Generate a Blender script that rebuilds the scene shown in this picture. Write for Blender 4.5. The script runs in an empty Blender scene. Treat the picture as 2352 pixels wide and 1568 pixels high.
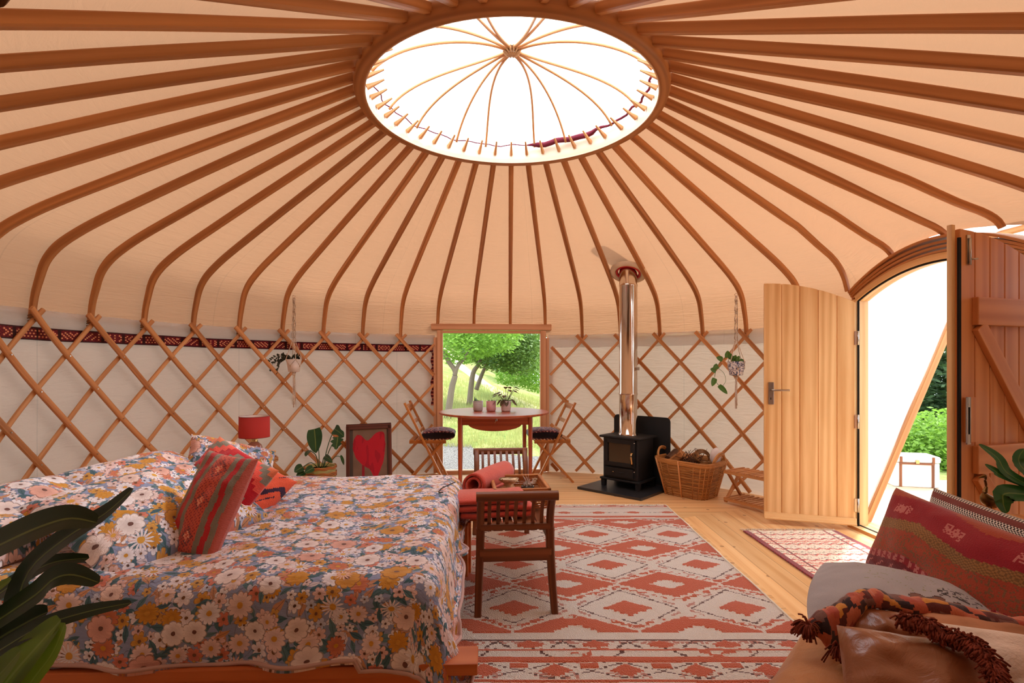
import bpy, math, random
from math import sin, cos, pi, radians, sqrt, atan2, hypot
from mathutils import Vector, Matrix, noise

random.seed(7)
S = bpy.context.scene
C = S.collection
# ------------------------------------------------------------ camera, sky, sun, exposure
F, H, CY = 1226.0, 1.18, 3.147          # focal length in pixels, eye height, distance of the camera behind the yurt's centre
cam = bpy.data.objects.new('camera', bpy.data.cameras.new('camera')); C.objects.link(cam)
cam.data.sensor_width = 36.0; cam.data.lens = 36.0 * F / 2352.0
cam.data.shift_y = 56.0 / 2352.0
cam.location = (0, -CY, H); cam.rotation_euler = (pi / 2, 0, 0)
cam.data.clip_start = 0.05; cam.data.clip_end = 200
S.camera = cam
w = bpy.data.worlds.new('sky'); S.world = w; w.use_nodes = True
bg = w.node_tree.nodes['Background']; bg.inputs[0].default_value = (0.80, 0.90, 1.0, 1); bg.inputs[1].default_value = 5.0
sun = bpy.data.objects.new('sun', bpy.data.lights.new('sun', 'SUN')); C.objects.link(sun)
sun.data.energy = 10.0; sun.data.angle = radians(3.0); sun.data.color = (1.0, 0.96, 0.91)
sun.rotation_euler = Vector((0.74, 0.42, 0.85)).to_track_quat('Z', 'Y').to_euler()
S.view_settings.view_transform = 'Standard'; S.view_settings.look = 'None'; S.view_settings.gamma = 1
S.view_settings.use_curve_mapping = False
S.view_settings.exposure = -0.28
cy = S.cycles
cy.max_bounces = 10; cy.diffuse_bounces = 6; cy.glossy_bounces = 3; cy.transmission_bounces = 5; cy.transparent_max_bounces = 10
cy.caustics_reflective = False; cy.caustics_refractive = False; cy.sample_clamp_indirect = 12.0
cy.use_denoising = True

# ------------------------------------------------------------ placing
def at(px, py, Y):
    return Vector(((px - 1176) / F * Y, Y - CY, H - (py - 840) / F * Y))
def rc(deg):                                # unit vector for a compass angle seen from the centre (0 = away from the camera, + = right)
    a = radians(deg); return Vector((sin(a), cos(a), 0))
YAW = radians(4.5)

# ------------------------------------------------------------ materials
def lin(c):
    return tuple(((v / 255.0) / 12.92 if v / 255.0 <= 0.04045 else ((v / 255.0 + 0.055) / 1.055) ** 2.4) for v in c) + (1.0,)
class G:
    def __init__(s, name):
        s.m = bpy.data.materials.new(name); s.m.use_nodes = True; s.t = s.m.node_tree
        s.b = s.t.nodes['Principled BSDF']; s.out = s.t.nodes['Material Output']
        s._tc = None; s._oi = None
    def n(s, t, **k):
        x = s.t.nodes.new(t)
        for a, b in k.items(): setattr(x, a, b)
        return x
    def put(s, sock, v):
        if v is None: return
        if isinstance(v, bpy.types.NodeSocket): s.t.links.new(v, sock)
        elif isinstance(v, (tuple, list)) and len(v) == 3 and sock.type == 'RGBA': sock.default_value = tuple(v) + (1,)
        else: sock.default_value = v
    def tc(s, o):
        if not s._tc: s._tc = s.n('ShaderNodeTexCoord')
        return s._tc.outputs[o]
    def rnd(s):
        if not s._oi: s._oi = s.n('ShaderNodeObjectInfo')
        return s._oi.outputs['Random']
    def math(s, op, a, b=None, c=None, clamp=False):
        x = s.n('ShaderNodeMath', operation=op); x.use_clamp = clamp
        s.put(x.inputs[0], a); s.put(x.inputs[1], b); s.put(x.inputs[2], c); return x.outputs[0]
    def vmath(s, op, a, b=None, sc=None):
        x = s.n('ShaderNodeVectorMath', operation=op); s.put(x.inputs[0], a); s.put(x.inputs[1], b)
        if sc is not None: s.put(x.inputs['Scale'], sc)
        return x.outputs['Value'] if op in ('LENGTH', 'DOT_PRODUCT', 'DISTANCE') else x.outputs[0]
    def sep(s, v):
        x = s.n('ShaderNodeSeparateXYZ'); s.put(x.inputs[0], v); return x.outputs
    def comb(s, a=0.0, b=0.0, c=0.0):
        x = s.n('ShaderNodeCombineXYZ'); s.put(x.inputs[0], a); s.put(x.inputs[1], b); s.put(x.inputs[2], c); return x.outputs[0]
    def mix(s, f, a, b, mode='MIX'):
        x = s.n('ShaderNodeMix', data_type='RGBA', blend_type=mode); s.put(x.inputs[0], f); s.put(x.inputs[6], a); s.put(x.inputs[7], b)
        return x.outputs[2]
    def map(s, v, scale=(1, 1, 1), loc=(0, 0, 0), rot=(0, 0, 0)):
        x = s.n('ShaderNodeMapping'); s.put(x.inputs[0], v); x.inputs['Location'].default_value = loc
        x.inputs['Rotation'].default_value = rot; x.inputs['Scale'].default_value = scale; return x.outputs[0]
    def noise(s, v, scale=5, detail=3, rough=.5, dist=0.0):
        x = s.n('ShaderNodeTexNoise'); s.put(x.inputs['Vector'], v); x.inputs['Scale'].default_value = scale
        x.inputs['Detail'].default_value = detail; x.inputs['Roughness'].default_value = rough; x.inputs['Distortion'].default_value = dist
        return x.outputs['Fac']
    def wave(s, v, scale=5, dist=0, detail=2, dscale=1.0, kind='BANDS', d='X', prof='SIN'):
        x = s.n('ShaderNodeTexWave', wave_type=kind, wave_profile=prof)
        if kind == 'BANDS': x.bands_direction = d
        s.put(x.inputs['Vector'], v); x.inputs['Scale'].default_value = scale; x.inputs['Distortion'].default_value = dist
        x.inputs['Detail'].default_value = detail; x.inputs['Detail Scale'].default_value = dscale; return x.outputs['Fac']
    def vor(s, v, scale=5, rand=1.0, dims='2D', feat='F1'):
        x = s.n('ShaderNodeTexVoronoi', voronoi_dimensions=dims, feature=feat); s.put(x.inputs['Vector'], v)
        x.inputs['Scale'].default_value = scale; x.inputs['Randomness'].default_value = rand; return x.outputs
    def ramp(s, f, stops, interp='LINEAR'):
        x = s.n('ShaderNodeValToRGB'); s.put(x.inputs[0], f); r = x.color_ramp; r.interpolation = interp
        while len(r.elements) < len(stops): r.elements.new(0.5)
        for e, (p, c) in zip(r.elements, stops): e.position = p; e.color = tuple(c)[:3] + (1,)
        return x.outputs[0]
    def bump(s, h, strength=.3, dist=.01):
        x = s.n('ShaderNodeBump'); s.put(x.inputs['Height'], h); x.inputs['Strength'].default_value = strength
        x.inputs['Distance'].default_value = dist; s.t.links.new(x.outputs[0], s.b.inputs['Normal']); return x.outputs[0]
    def done(s, col=None, rough=.7, metal=0, spec=.3, trans=None, coat=None):
        s.put(s.b.inputs['Base Color'], col); s.put(s.b.inputs['Roughness'], rough); s.put(s.b.inputs['Metallic'], metal)
        s.put(s.b.inputs['Specular IOR Level'], spec)
        if coat: s.put(s.b.inputs['Coat Weight'], coat)
        return s.m
MATS = {}
def plain(name, c, rough=.6, metal=0, spec=.3, var=.06, sc=8.0, bump=0, bsc=60, coat=None):
    if name in MATS: return MATS[name]
    g = G(name); c = lin(c)
    n = g.noise(g.tc('Object'), sc, 4)
    d = tuple(v * (1 - var * 2.2) for v in c[:3]); l = tuple(min(1, v * (1 + var * 1.8)) for v in c[:3])
    col = g.ramp(n, [(.3, d), (.7, l)])
    if bump: g.bump(g.noise(g.tc('Object'), bsc, 3), bump, .004)
    MATS[name] = g.done(col, rough, metal, spec, coat=coat); return MATS[name]
def wood(name, a, b, rough=.55, ring=26.0, stretch=.07, var=.18, spec=.35, fleck=.25, contrast=1.0, coat=None):
    """a = light, b = dark; the grain runs along V of the UV map (metres)"""
    if name in MATS: return MATS[name]
    g = G(name); a, b = lin(a), lin(b)
    r = g.rnd(); uv = g.tc('UV')
    off = g.comb(g.math('MULTIPLY', r, 37.0), g.math('MULTIPLY', r, 91.0), g.math('MULTIPLY', r, 13.0))
    v = g.vmath('ADD', uv, off)
    vs = g.map(v, (1, stretch, 1))
    n1 = g.noise(vs, ring * .33, 4, .55, 1.2)
    rings = g.wave(g.map(v, (1, stretch * .5, 1), rot=(0, 0, .05)), ring * .22, 9.0, 4, 1.1)
    fine = g.noise(g.map(v, (1, .02, 1)), 420, 2)
    k = g.math('ADD', g.math('MULTIPLY', n1, .70), g.math('MULTIPLY', rings, .30 * contrast))
    col = g.mix(g.ramp(k, [(.25, (0, 0, 0)), (.8, (1, 1, 1))]), a, b)
    col = g.mix(g.math('MULTIPLY', fine, fleck), col, b)
    br = g.math('ADD', g.math('MULTIPLY', r, var * 2), 1 - var)
    col = g.mix(1.0, col, g.comb(br, br, br), 'MULTIPLY')
    g.bump(fine, .12, .0015)
    MATS[name] = g.done(col, rough, 0, spec, coat=coat); return MATS[name]
def attrmat(name, rough=.9, spec=.1, weave=220.0, bump=.5, var=.12, sheen=.3):
    """colour from the pattern woven into the mesh"""
    if name in MATS: return MATS[name]
    g = G(name)
    a = g.n('ShaderNodeVertexColor', layer_name='weave').outputs[0]
    n = g.noise(g.tc('UV'), weave, 2); n2 = g.noise(g.tc('UV'), 9.0, 3)
    k = g.math('ADD', g.math('MULTIPLY', n, var * 4), g.math('MULTIPLY', n2, var * 2))
    k = g.math('ADD', k, 1 - var * 3)
    col = g.mix(1.0, a, g.comb(k, k, k), 'MULTIPLY')
    g.bump(n, bump, .003)
    g.b.inputs['Sheen Weight'].default_value = sheen
    MATS[name] = g.done(col, rough, 0, spec); return MATS[name]
def canvas(name, c, tcol, tr=.45, seam=True, scale=1.0):
    if name in MATS: return MATS[name]
    g = G(name); c = lin(c)
    uv = g.tc('UV')
    wrinkle = g.noise(g.map(uv, (.7, 3.2, 1)), 5.5, 5, .6, .8)
    wv = g.math('ADD', g.wave(uv, 260, 1, 1), g.wave(uv, 260, 1, 1, d='Y'))
    slub = g.noise(g.map(uv, (2, 30, 1)), 12, 3)
    col = g.mix(g.ramp(g.noise(uv, 1.6, 5, .6), [(.3, (0, 0, 0)), (.75, (1, 1, 1))]), c, tuple(v * .88 for v in c[:3]) + (1,))
    col = g.mix(g.math('MULTIPLY', slub, .16), col, tuple(v * .7 for v in c[:3]) + (1,))
    ux, uy, _ = g.sep(uv)
    sd_ = g.math('ABSOLUTE', g.math('SUBTRACT', g.math('FRACT', g.math('ADD', g.math('DIVIDE', ux, 1.57), .31)), .5))
    seam_ = g.math('LESS_THAN', sd_, .0030)
    col = g.mix(g.math('MULTIPLY', seam_, .30), col, tuple(v * .5 for v in c[:3]) + (1,))
    h = g.math('ADD', g.math('ADD', g.math('MULTIPLY', wrinkle, 1.0), g.math('MULTIPLY', wv, .03)), g.math('MULTIPLY', g.math('LESS_THAN', sd_, .012), .25))
    g.bump(h, .65, .035)
    g.done(col, .95, 0, .05)
    t = g.n('ShaderNodeBsdfTranslucent'); t.inputs[0].default_value = lin(tcol)
    g.t.links.new(g.b.inputs['Normal'].links[0].from_socket, t.inputs['Normal'])
    mx = g.n('ShaderNodeMixShader'); mx.inputs[0].default_value = tr
    g.t.links.new(g.b.outputs[0], mx.inputs[1]); g.t.links.new(t.outputs[0], mx.inputs[2]); g.t.links.new(mx.outputs[0], g.out.inputs[0])
    MATS[name] = g.m; return g.m
def leafmat(name, a, b, rough=.45, tr=.25):
    if name in MATS: return MATS[name]
    g = G(name); a, b = lin(a), lin(b)
    uv = g.sep(g.tc('UV'))
    mid = g.math('ABSOLUTE', g.math('SUBTRACT', uv[0], .5))
    vein = g.math('LESS_THAN', mid, .035)
    n = g.noise(g.tc('Object'), 9, 3)
    col = g.mix(n, a, b); col = g.mix(g.math('MULTIPLY', vein, .4), col, lin((150, 170, 90)))
    g.done(col, rough, 0, .4)
    if tr:
        t = g.n('ShaderNodeBsdfTranslucent'); g.t.links.new(col, t.inputs[0])
        mx = g.n('ShaderNodeMixShader'); mx.inputs[0].default_value = tr
        g.t.links.new(g.b.outputs[0], mx.inputs[1]); g.t.links.new(t.outputs[0], mx.inputs[2]); g.t.links.new(mx.outputs[0], g.out.inputs[0])
    MATS[name] = g.m; return g.m

# ------------------------------------------------------------ mesh building
class MB:
    def __init__(s): s.v = []; s.f = []; s.uv = []; s.sm = []; s.col = []
    def face(s, idx, uvs, smooth=False, col=None):
        s.f.append(idx); s.uv.append(uvs); s.sm.append(smooth); s.col.append(col)
    def box(s, c, size, M=None, grain=None, taper=(1, 1)):
        """box round c; size along local x,y,z; M = 3x3 rotation; taper scales the top's x,y"""
        c = Vector(c); hx, hy, hz = (v / 2 for v in size); M = M or Matrix.Identity(3)
        if grain is None: grain = max(range(3), key=lambda i: size[i])
        b = len(s.v); P = []
        for z in (-1, 1):
            tx, ty = (1, 1) if z < 0 else taper
            for x, y in ((-1, -1), (1, -1), (1, 1), (-1, 1)): P.append(Vector((x * hx * tx, y * hy * ty, z * hz)))
        s.v += [c + M @ p for p in P]
        ro = (random.random() * 3, random.random() * 3)
        for q, ax in (((0, 3, 2, 1), 2), ((4, 5, 6, 7), 2), ((0, 1, 5, 4), 1), ((2, 3, 7, 6), 1), ((1, 2, 6, 5), 0), ((3, 0, 4, 7), 0)):
            oth = [i for i in range(3) if i != ax]
            vi = grain if grain in oth else oth[1]; ui = [i for i in oth if i != vi][0]
            s.face([b + i for i in q], [(P[i][ui] + ro[0] + ax * .37, P[i][vi] + ro[1]) for i in q])
        return s
    def beam(s, a, b, w, t, up=(0, 0, 1), taper=1.0):
        """rectangular bar from a to b, w across (side), t along up"""
        a, b = Vector(a), Vector(b); d = (b - a); L = d.length; d = d / L
        up = Vector(up); x = d.cross(up)
        if x.length < 1e-4: x = d.cross(Vector((1, 0, 0)))
        x.normalize(); y = x.cross(d).normalized()
        M = Matrix((x, y, d)).transposed()
        return s.box((a + b) / 2, (w, t, L), M, 2, (taper, taper))
    def sweep(s, pts, prof, up=(0, 0, 1), scale=None, closed=True, caps=True, smooth=False, ups=None):
        """sweep profile [(x,y)...] along pts; x = side, y = up; scale(i)->(sx,sy)"""
        pts = [Vector(p) for p in pts]; n = len(pts); k = len(prof); b = len(s.v); L = 0; dist = []
        for i in range(n):
            if i: L += (pts[i] - pts[i - 1]).length
            dist.append(L)
            d = (pts[min(i + 1, n - 1)] - pts[max(i - 1, 0)]).normalized()
            u = Vector(ups[i]) if ups else Vector(up)
            x = d.cross(u)
            if x.length < 1e-3: x = d.cross(Vector((1, .1, 0)))
            x.normalize(); y = x.cross(d).normalized()
            sx, sy = scale(i / (n - 1)) if scale else (1, 1)
            s.v += [pts[i] + x * (p[0] * sx) + y * (p[1] * sy) for p in prof]
        per = [0]
        for j in range(k): per.append(per[-1] + hypot(prof[(j + 1) % k][0] - prof[j][0], prof[(j + 1) % k][1] - prof[j][1]))
        ro = random.random() * 5
        for i in range(n - 1):
            for j in range(k if closed else k - 1):
                j2 = (j + 1) % k
                s.face([b + i * k + j, b + i * k + j2, b + (i + 1) * k + j2, b + (i + 1) * k + j],
                       [(per[j] + ro, dist[i]), (per[j + 1] + ro, dist[i]), (per[j + 1] + ro, dist[i + 1]), (per[j] + ro, dist[i + 1])], smooth)
        if caps and closed:
            s.face([b + j for j in range(k)][::-1], [(p[0] + ro, p[1]) for p in prof][::-1])
            e = b + (n - 1) * k
            s.face([e + j for j in range(k)], [(p[0] + ro, p[1]) for p in prof])
        return s
    def tube(s, pts, r, k=8, scale=None, smooth=True, caps=True):
        if callable(r): sc = lambda t: (r(t), r(t)); R = 1
        else: sc = scale; R = r
        return s.sweep(pts, [(R * cos(2 * pi * j / k), R * sin(2 * pi * j / k)) for j in range(k)], (0.013, 0.021, 1), sc, True, caps, smooth)
    def lathe(s, prof, c=(0, 0, 0), k=32, smooth=True, M=None, sx=1, sy=1, colf=None, caps=True):
        c = Vector(c); b = len(s.v); n = len(prof); caps = caps and prof[0] != prof[-1]; M = M or Matrix.Identity(3); L = [0]
        for i in range(1, n): L.append(L[-1] + hypot(prof[i][0] - prof[i - 1][0], prof[i][1] - prof[i - 1][1]))
        for r, z in prof:
            for j in range(k):
                a = 2 * pi * j / k; s.v.append(c + M @ Vector((r * cos(a) * sx, r * sin(a) * sy, z)))
        R = max(p[0] for p in prof)
        for i in range(n - 1):
            for j in range(k):
                j2 = (j + 1) % k; u0 = 2 * pi * R * j / k; u1 = 2 * pi * R * (j + 1) / k
                s.face([b + i * k + j, b + i * k + j2, b + (i + 1) * k + j2, b + (i + 1) * k + j], [(u0, L[i]), (u1, L[i]), (u1, L[i + 1]), (u0, L[i + 1])], smooth,
                       colf(2 * pi * (j + .5) / k, (L[i] + L[i + 1]) / 2 / L[-1]) if colf else None)
        if caps and prof[0][0] > 1e-5: s.face([b + j for j in range(k)][::-1], [(cos(2 * pi * j / k) * .1, sin(2 * pi * j / k) * .1) for j in range(k)][::-1])
        if caps and prof[-1][0] > 1e-5: e = b + (n - 1) * k; s.face([e + j for j in range(k)], [(cos(2 * pi * j / k) * .1, sin(2 * pi * j / k) * .1) for j in range(k)])
        return s
    def grid(s, f, nu, nv, uvf=None, smooth=True, colf=None, wrapu=False, flip=False):
        """surface f(u,v), u,v in 0..1"""
        b = len(s.v); nuu = nu if wrapu else nu + 1
        for j in range(nv + 1):
            for i in range(nuu): s.v.append(Vector(f(i / nu, j / nv)))
        for j in range(nv):
            for i in range(nu):
                i2 = (i + 1) % nuu
                q = [b + j * nuu + i, b + j * nuu + i2, b + (j + 1) * nuu + i2, b + (j + 1) * nuu + i]
                t = [(i / nu, j / nv), ((i + 1) / nu, j / nv), ((i + 1) / nu, (j + 1) / nv), (i / nu, (j + 1) / nv)]
                uv = [uvf(*x) for x in t] if uvf else t
                if flip: q.reverse(); uv.reverse()
                s.face(q, uv, smooth, colf((i + .5) / nu, (j + .5) / nv) if colf else None)
        return s
    def prism(s, pts, a, b_, M=None, c=(0, 0, 0), grain=1):
        """polygon pts (x,y) pushed from z=a to z=b_, placed by M and c"""
        M = M or Matrix.Identity(3); c = Vector(c); k = len(pts); b = len(s.v)
        for z in (a, b_): s.v += [c + M @ Vector((p[0], p[1], z)) for p in pts]
        g = (lambda p: (p[0], p[1])) if grain == 1 else (lambda p: (p[1], p[0]))
        s.face([b + j for j in range(k)][::-1], [g(p) for p in pts][::-1]); s.face([b + k + j for j in range(k)], [g(p) for p in pts])
        for j in range(k):
            j2 = (j + 1) % k; p, q = pts[j], pts[j2]
            if grain == 1: uv = [(a, p[1]), (a, q[1]), (b_, q[1]), (b_, p[1])]
            else: uv = [(a, p[0]), (a, q[0]), (b_, q[0]), (b_, p[0])]
            s.face([b + j, b + j2, b + k + j2, b + k + j], uv)
        return s
    def build(s, name, mat, parent=None, bevel=0, subdiv=0, solid=0, seg=2, offset=-1, merge=False):
        me = bpy.data.meshes.new(name)
        me.from_pydata([tuple(p) for p in s.v], [], s.f)
        ul = me.uv_layers.new(name='UVMap'); d = [c for f in s.uv for p in f for c in p]; ul.data.foreach_set('uv', d)
        me.polygons.foreach_set('use_smooth', s.sm)
        if any(c is not None for c in s.col):
            ca = me.color_attributes.new('weave', 'FLOAT_COLOR', 'CORNER')
            d = []
            for f, c in zip(s.f, s.col):
                c = c or (.5, .5, .5, 1)
                if len(c) == 3: c = tuple(c) + (1,)
                d += list(c) * len(f)
            ca.data.foreach_set('color', d)
        me.materials.append(mat); me.update()
        o = bpy.data.objects.new(name, me); C.objects.link(o)
        if parent is not None:
            o.parent = parent
        if solid: m = o.modifiers.new('solid', 'SOLIDIFY'); m.thickness = solid; m.offset = offset
        if bevel: m = o.modifiers.new('bevel', 'BEVEL'); m.width = bevel; m.segments = seg; m.limit_method = 'ANGLE'; m.angle_limit = radians(40)
        if subdiv: m = o.modifiers.new('sub', 'SUBSURF'); m.levels = subdiv; m.render_levels = subdiv
        return o
def tag(o, label=None, cat=None, group=None, kind=None):
    if label: o['label'] = label
    if cat: o['category'] = cat
    if group: o['group'] = group
    if kind: o['kind'] = kind
    return o
def thing(name, label, cat, loc=(0, 0, 0), rz=0, group=None, kind=None):
    o = bpy.data.objects.new(name, None); C.objects.link(o); o.location = loc; o.rotation_euler = (0, 0, rz); o.empty_display_size = .1
    return tag(o, label, cat, group, kind)
def copy_tree(o, parent=None):
    c = o.copy(); C.objects.link(c)
    if parent is not None: c.parent = parent
    for ch in [x for x in o.children]: copy_tree(ch, c)
    return c
def rot(z=0, x=0, y=0):
    return Matrix.Rotation(z, 3, 'Z') @ Matrix.Rotation(y, 3, 'Y') @ Matrix.Rotation(x, 3, 'X')
def spline(P, n):
    """Catmull-Rom through P"""
    P = [Vector(p) for p in P]; out = []; m = len(P) - 1
    for i in range(n + 1):
        t = i / n * m; k = min(int(t), m - 1); u = t - k
        p0, p1, p2, p3 = P[max(k - 1, 0)], P[k], P[k + 1], P[min(k + 2, m)]
        out.append(.5 * ((2 * p1) + (p2 - p0) * u + (2 * p0 - 5 * p1 + 4 * p2 - p3) * u * u + (3 * p1 - p0 - 3 * p2 + p3) * u ** 3))
    return out
def rrect(w, h, r=.2, n=3):
    """rounded rectangle profile; r as a share of the smaller side"""
    r = min(w, h) * r; out = []
    for cx, cy_, a0 in ((w / 2 - r, h / 2 - r, 0), (-w / 2 + r, h / 2 - r, 90), (-w / 2 + r, -h / 2 + r, 180), (w / 2 - r, -h / 2 + r, 270)):
        for i in range(n + 1):
            a = radians(a0 + 90 * i / n); out.append((cx + r * cos(a), cy_ + r * sin(a)))
    return out
def fb(x, y, z=0.0): return noise.noise(Vector((x, y, z)))

W_ASH = wood('ash_wood', (216, 156, 98), (168, 104, 56), .5, 30, .06, .14)
W_RAFT = wood('rafter_wood', (204, 142, 86), (156, 98, 50), .5, 34, .05, .14)
W_RAFT2 = wood('rafter_wood_pale', (226, 170, 114), (186, 124, 74), .5, 30, .05, .10)
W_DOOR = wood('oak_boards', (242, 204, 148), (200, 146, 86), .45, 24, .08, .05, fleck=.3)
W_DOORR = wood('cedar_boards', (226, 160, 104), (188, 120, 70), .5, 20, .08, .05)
W_DARK = wood('dark_bench_wood', (146, 86, 50), (88, 48, 26), .45, 30, .06, .06)
W_TEAK = wood('teak_wood', (186, 92, 56), (136, 60, 32), .35, 26, .05, .06, coat=.2)
W_CHAIR = wood('chair_wood', (212, 144, 74), (160, 94, 42), .45, 26, .06, .12)
W_PINE = wood('pine_platform', (214, 126, 70), (176, 88, 40), .5, 14, .05, .06)
W_FRAME = wood('window_frame_wood', (232, 184, 144), (200, 144, 102), .5, 24, .06, .05)
W_RING = wood('lit_ring_wood', (244, 222, 196), (222, 184, 148), .5, 24, .05, .02)  # ring wood paled so the inner face looks lit from the sky
BLACK = plain('stove_black', (34, 34, 36), .55, .2, .3, .05, 6, .1, 300)
STEEL = plain('steel', (190, 186, 180), .25, 1, .5, .03)
DARKGAP = plain('rubber_black', (24, 20, 18), .8)
# ============================================================ THE YURT
R = 2.81
PROF = [(2.81, 1.455), (2.795, 1.58), (2.769, 1.68), (2.731, 1.79), (2.665, 1.875), (2.57, 1.945), (2.42, 2.03), (2.16, 2.155), (1.83, 2.31), (1.35, 2.53), (.885, 2.745)]
PS = spline([(p[0], 0, p[1]) for p in PROF], 44)
def prof_at_z(z):                       # radius of the rafter line at a height
    for a, b in zip(PS, PS[1:]):
        if a.z <= z <= b.z: return a.x + (b.x - a.x) * (z - a.z) / (b.z - a.z)
    return PS[0].x if z < PS[0].z else PS[-1].x
def roof_z(r):
    for a, b in zip(PS[::-1], PS[::-1][1:]):
        if a.x <= r <= b.x: return a.z + (b.z - a.z) * (r - a.x) / (b.x - a.x)
    return PS[0].z
AZ = {-2: -16.9, -1: -8.7, 0: -.4, 1: 7.6, 2: 15.9, 3: 24.4, 4: 32.9, 5: 41.8, 6: 50.5, 7: 61.3, 8: 72.3, 9: 80.8, 10: 90.0}
for j in range(-21, -2): AZ[j] = -.5 + 8.18 * j
for i in range(11, 21): AZ[i] = 90 + 8.15 * (i - 10)
FOOTZ = {-2: 1.64, -1: 1.64, 0: 1.64, 1: 1.64, 8: 1.73, 9: 1.88, 10: 1.95, 11: 1.90}

# --- canvas roof, pushed a little outside the rafters
def lowz(a):
    if -16.2 < a < 7.0: return 1.638
    if 70 < a < 105: return 1.775 + .20 * (1 - ((a - 88) / 18) ** 2)
    return 1.49
M_ROOF = canvas('roof_canvas', (192, 140, 106), (250, 190, 142), .15)
M_WALL = canvas('wall_canvas', (218, 194, 174), (250, 226, 200), .12)
M_HEM = canvas('white_hem_canvas', (246, 242, 240), (255, 250, 246), .50)
off = []
for i, p in enumerate(PS):
    a, b = PS[max(i - 1, 0)], PS[min(i + 1, len(PS) - 1)]
    t = (b - a).normalized(); off.append(Vector((p.x + t.z * .034, 0, p.z - t.x * .034)))
def roof_pt(u, v):
    a = -168 + 360 * u; zl = lowz(((a + 180) % 360) - 180)
    if 168 < a or a < -167.9: zl = 1.66
    i0 = 0
    while off[i0].z < zl: i0 += 1
    t = i0 + (len(off) - 1 - i0) * (1 - v); k = min(int(t), len(off) - 2); p = off[k].lerp(off[k + 1], t - k)
    if v > .999: p = Vector((off[max(i0 - 1, 0)].lerp(off[i0], .5).x, 0, zl))
    r = p.x; d = rc(a)
    near = min(abs(a - x) for x in list(AZ.values()) + [-172.6 + 360])
    sag = -.012 * (1 - max(0, 1 - near / 3.8)) * (r / 2.8) + .006 * fb(a * .23, p.z * 4)
    return (d.x * (r - sag), d.y * (r - sag), p.z)
m = MB(); m.grid(roof_pt, 352, 34, lambda u, v: (u * 17.0, v * 3.0), wrapu=True)
ceil_ = m.build('ceiling', M_ROOF); tag(ceil_, 'cream canvas roof lining stretched over the curved rafters', 'ceiling', kind='structure')
def wallpart(name, a0, a1, label):
    def f(u, v):
        a = a0 + (a1 - a0) * u; rr = 2.838 + .006 * fb(a * .15, v * 1.5) + .004 * fb(a * .8, v * 5, 3); d = rc(a)
        return (d.x * rr, d.y * rr, -.01 + 1.50 * v)
    m = MB(); m.grid(f, int(abs(a1 - a0)) * 2, 20, lambda u, v: ((a0 + (a1 - a0) * u) * .0495, v * 1.5))
    return tag(m.build(name, M_WALL), label, 'wall', kind='structure')
wallpart('wall_left', -167.5, -17.2, 'cream canvas wall behind the long trellis left of the window')
wallpart('wall_right', 8.0, 71.6, 'cream canvas wall between the window and the doorway')
wallpart('wall_near', 103.6, 167.5, 'cream canvas wall on the near side of the doorway')
def hem(name, a0, a1, z0, z1):
    def f(u, v):
        a = a0 + (a1 - a0) * u; d = rc(a); z = z0 + (z1 - z0) * v + .006 * fb(a * .3, 7)
        rr = 2.826 + .006 * fb(a * .7, v * 2.5, 9) + .004 * sin(v * 9 + a * .2); return (d.x * rr, d.y * rr, z)
    m = MB(); m.grid(f, int((a1 - a0) * 2), 6, lambda u, v: (u * (a1 - a0) * .0495, v * (z1 - z0)))
    return tag(m.build(name, M_HEM), 'white canvas hem of the roof cover hanging over the top of the wall', 'hem', kind='structure')
m = MB(); q = .62  # unseen felt box round the camera, added to darken the foreground
V = [(-q, -2.72), (-.95, -3.05), (-.95, -4.2), (.95, -4.2), (.95, -3.05), (q, -2.72)]
for (x1, y1), (x2, y2) in zip(V, V[1:]):
    m.grid(lambda u, v: (x1 + (x2 - x1) * u, y1 + (y2 - y1) * u, -.3 + 2.35 * v), 6, 6, lambda u, v: (u * 1.2, v * 2.3))
m.grid(lambda u, v: (-1.0 + 2.0 * u, -4.25 + 1.62 * v, 2.05), 6, 6, lambda u, v: (u * 2, v * 1.6))
tag(m.build('light_block_back', plain('light_block_felt', (176, 140, 108), .95, 0, .05)), 'added felt box behind the viewpoint keeping daylight off the foreground', 'wall', kind='structure')
hem('trim_1', -167.5, -17.4, 1.405, 1.515); hem('trim_2', 8.2, 71.4, 1.385, 1.525); hem('trim_3', 103.8, 167.5, 1.385, 1.525)
# the little stitched tie cord along the hem
cord = plain('dark_cord', (60, 48, 44), .8)

# --- woven band round the top of the left wall
def bandcol(u, v):
    x = u * 151 * .0495; ix = int(x / .012); iy = int(v * 9)
    if iy in (0, 8): return lin((58, 16, 26))
    blk = int(x / .16); h = (blk * 7919) % 5; lx = ix % 13
    if lx in (0, 12): return lin((50, 14, 22))
    on_ = [(lx + iy) % 3 == 0, (lx * 2 + iy) % 4 == 0, (abs(lx - 6) + abs(iy - 4)) % 3 == 0, (lx % 3 == 1 and iy % 2 == 0), (lx - iy) % 4 == 0][h]
    return lin((226, 158, 118)) if on_ and 1 < iy < 7 else (lin((120, 26, 40)) if (ix + iy) % 2 else lin((92, 20, 34)))
m = MB(); a0, a1 = -168, -17.8
def f(u, v):
    a = a0 + (a1 - a0) * u; d = rc(a); rr = 2.816 + .004 * fb(a * .3, v); return (d.x * rr, d.y * rr, 1.332 + .078 * v + .008 * fb(a * .12, 1))
m.grid(f, 620, 9, lambda u, v: (u * 7.5, v * .08), colf=bandcol)
tag(m.build('woven_band', attrmat('woven_wool'), solid=.003), 'burgundy woven wool band with a peach pattern tied round the left wall', 'woven band')
m = MB()
def f(u, v): return Vector((-.885 + .045 * u + (.01 * sin(v * 30)), 2.70 - .01 * u, 1.33 - .58 * v))
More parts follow.
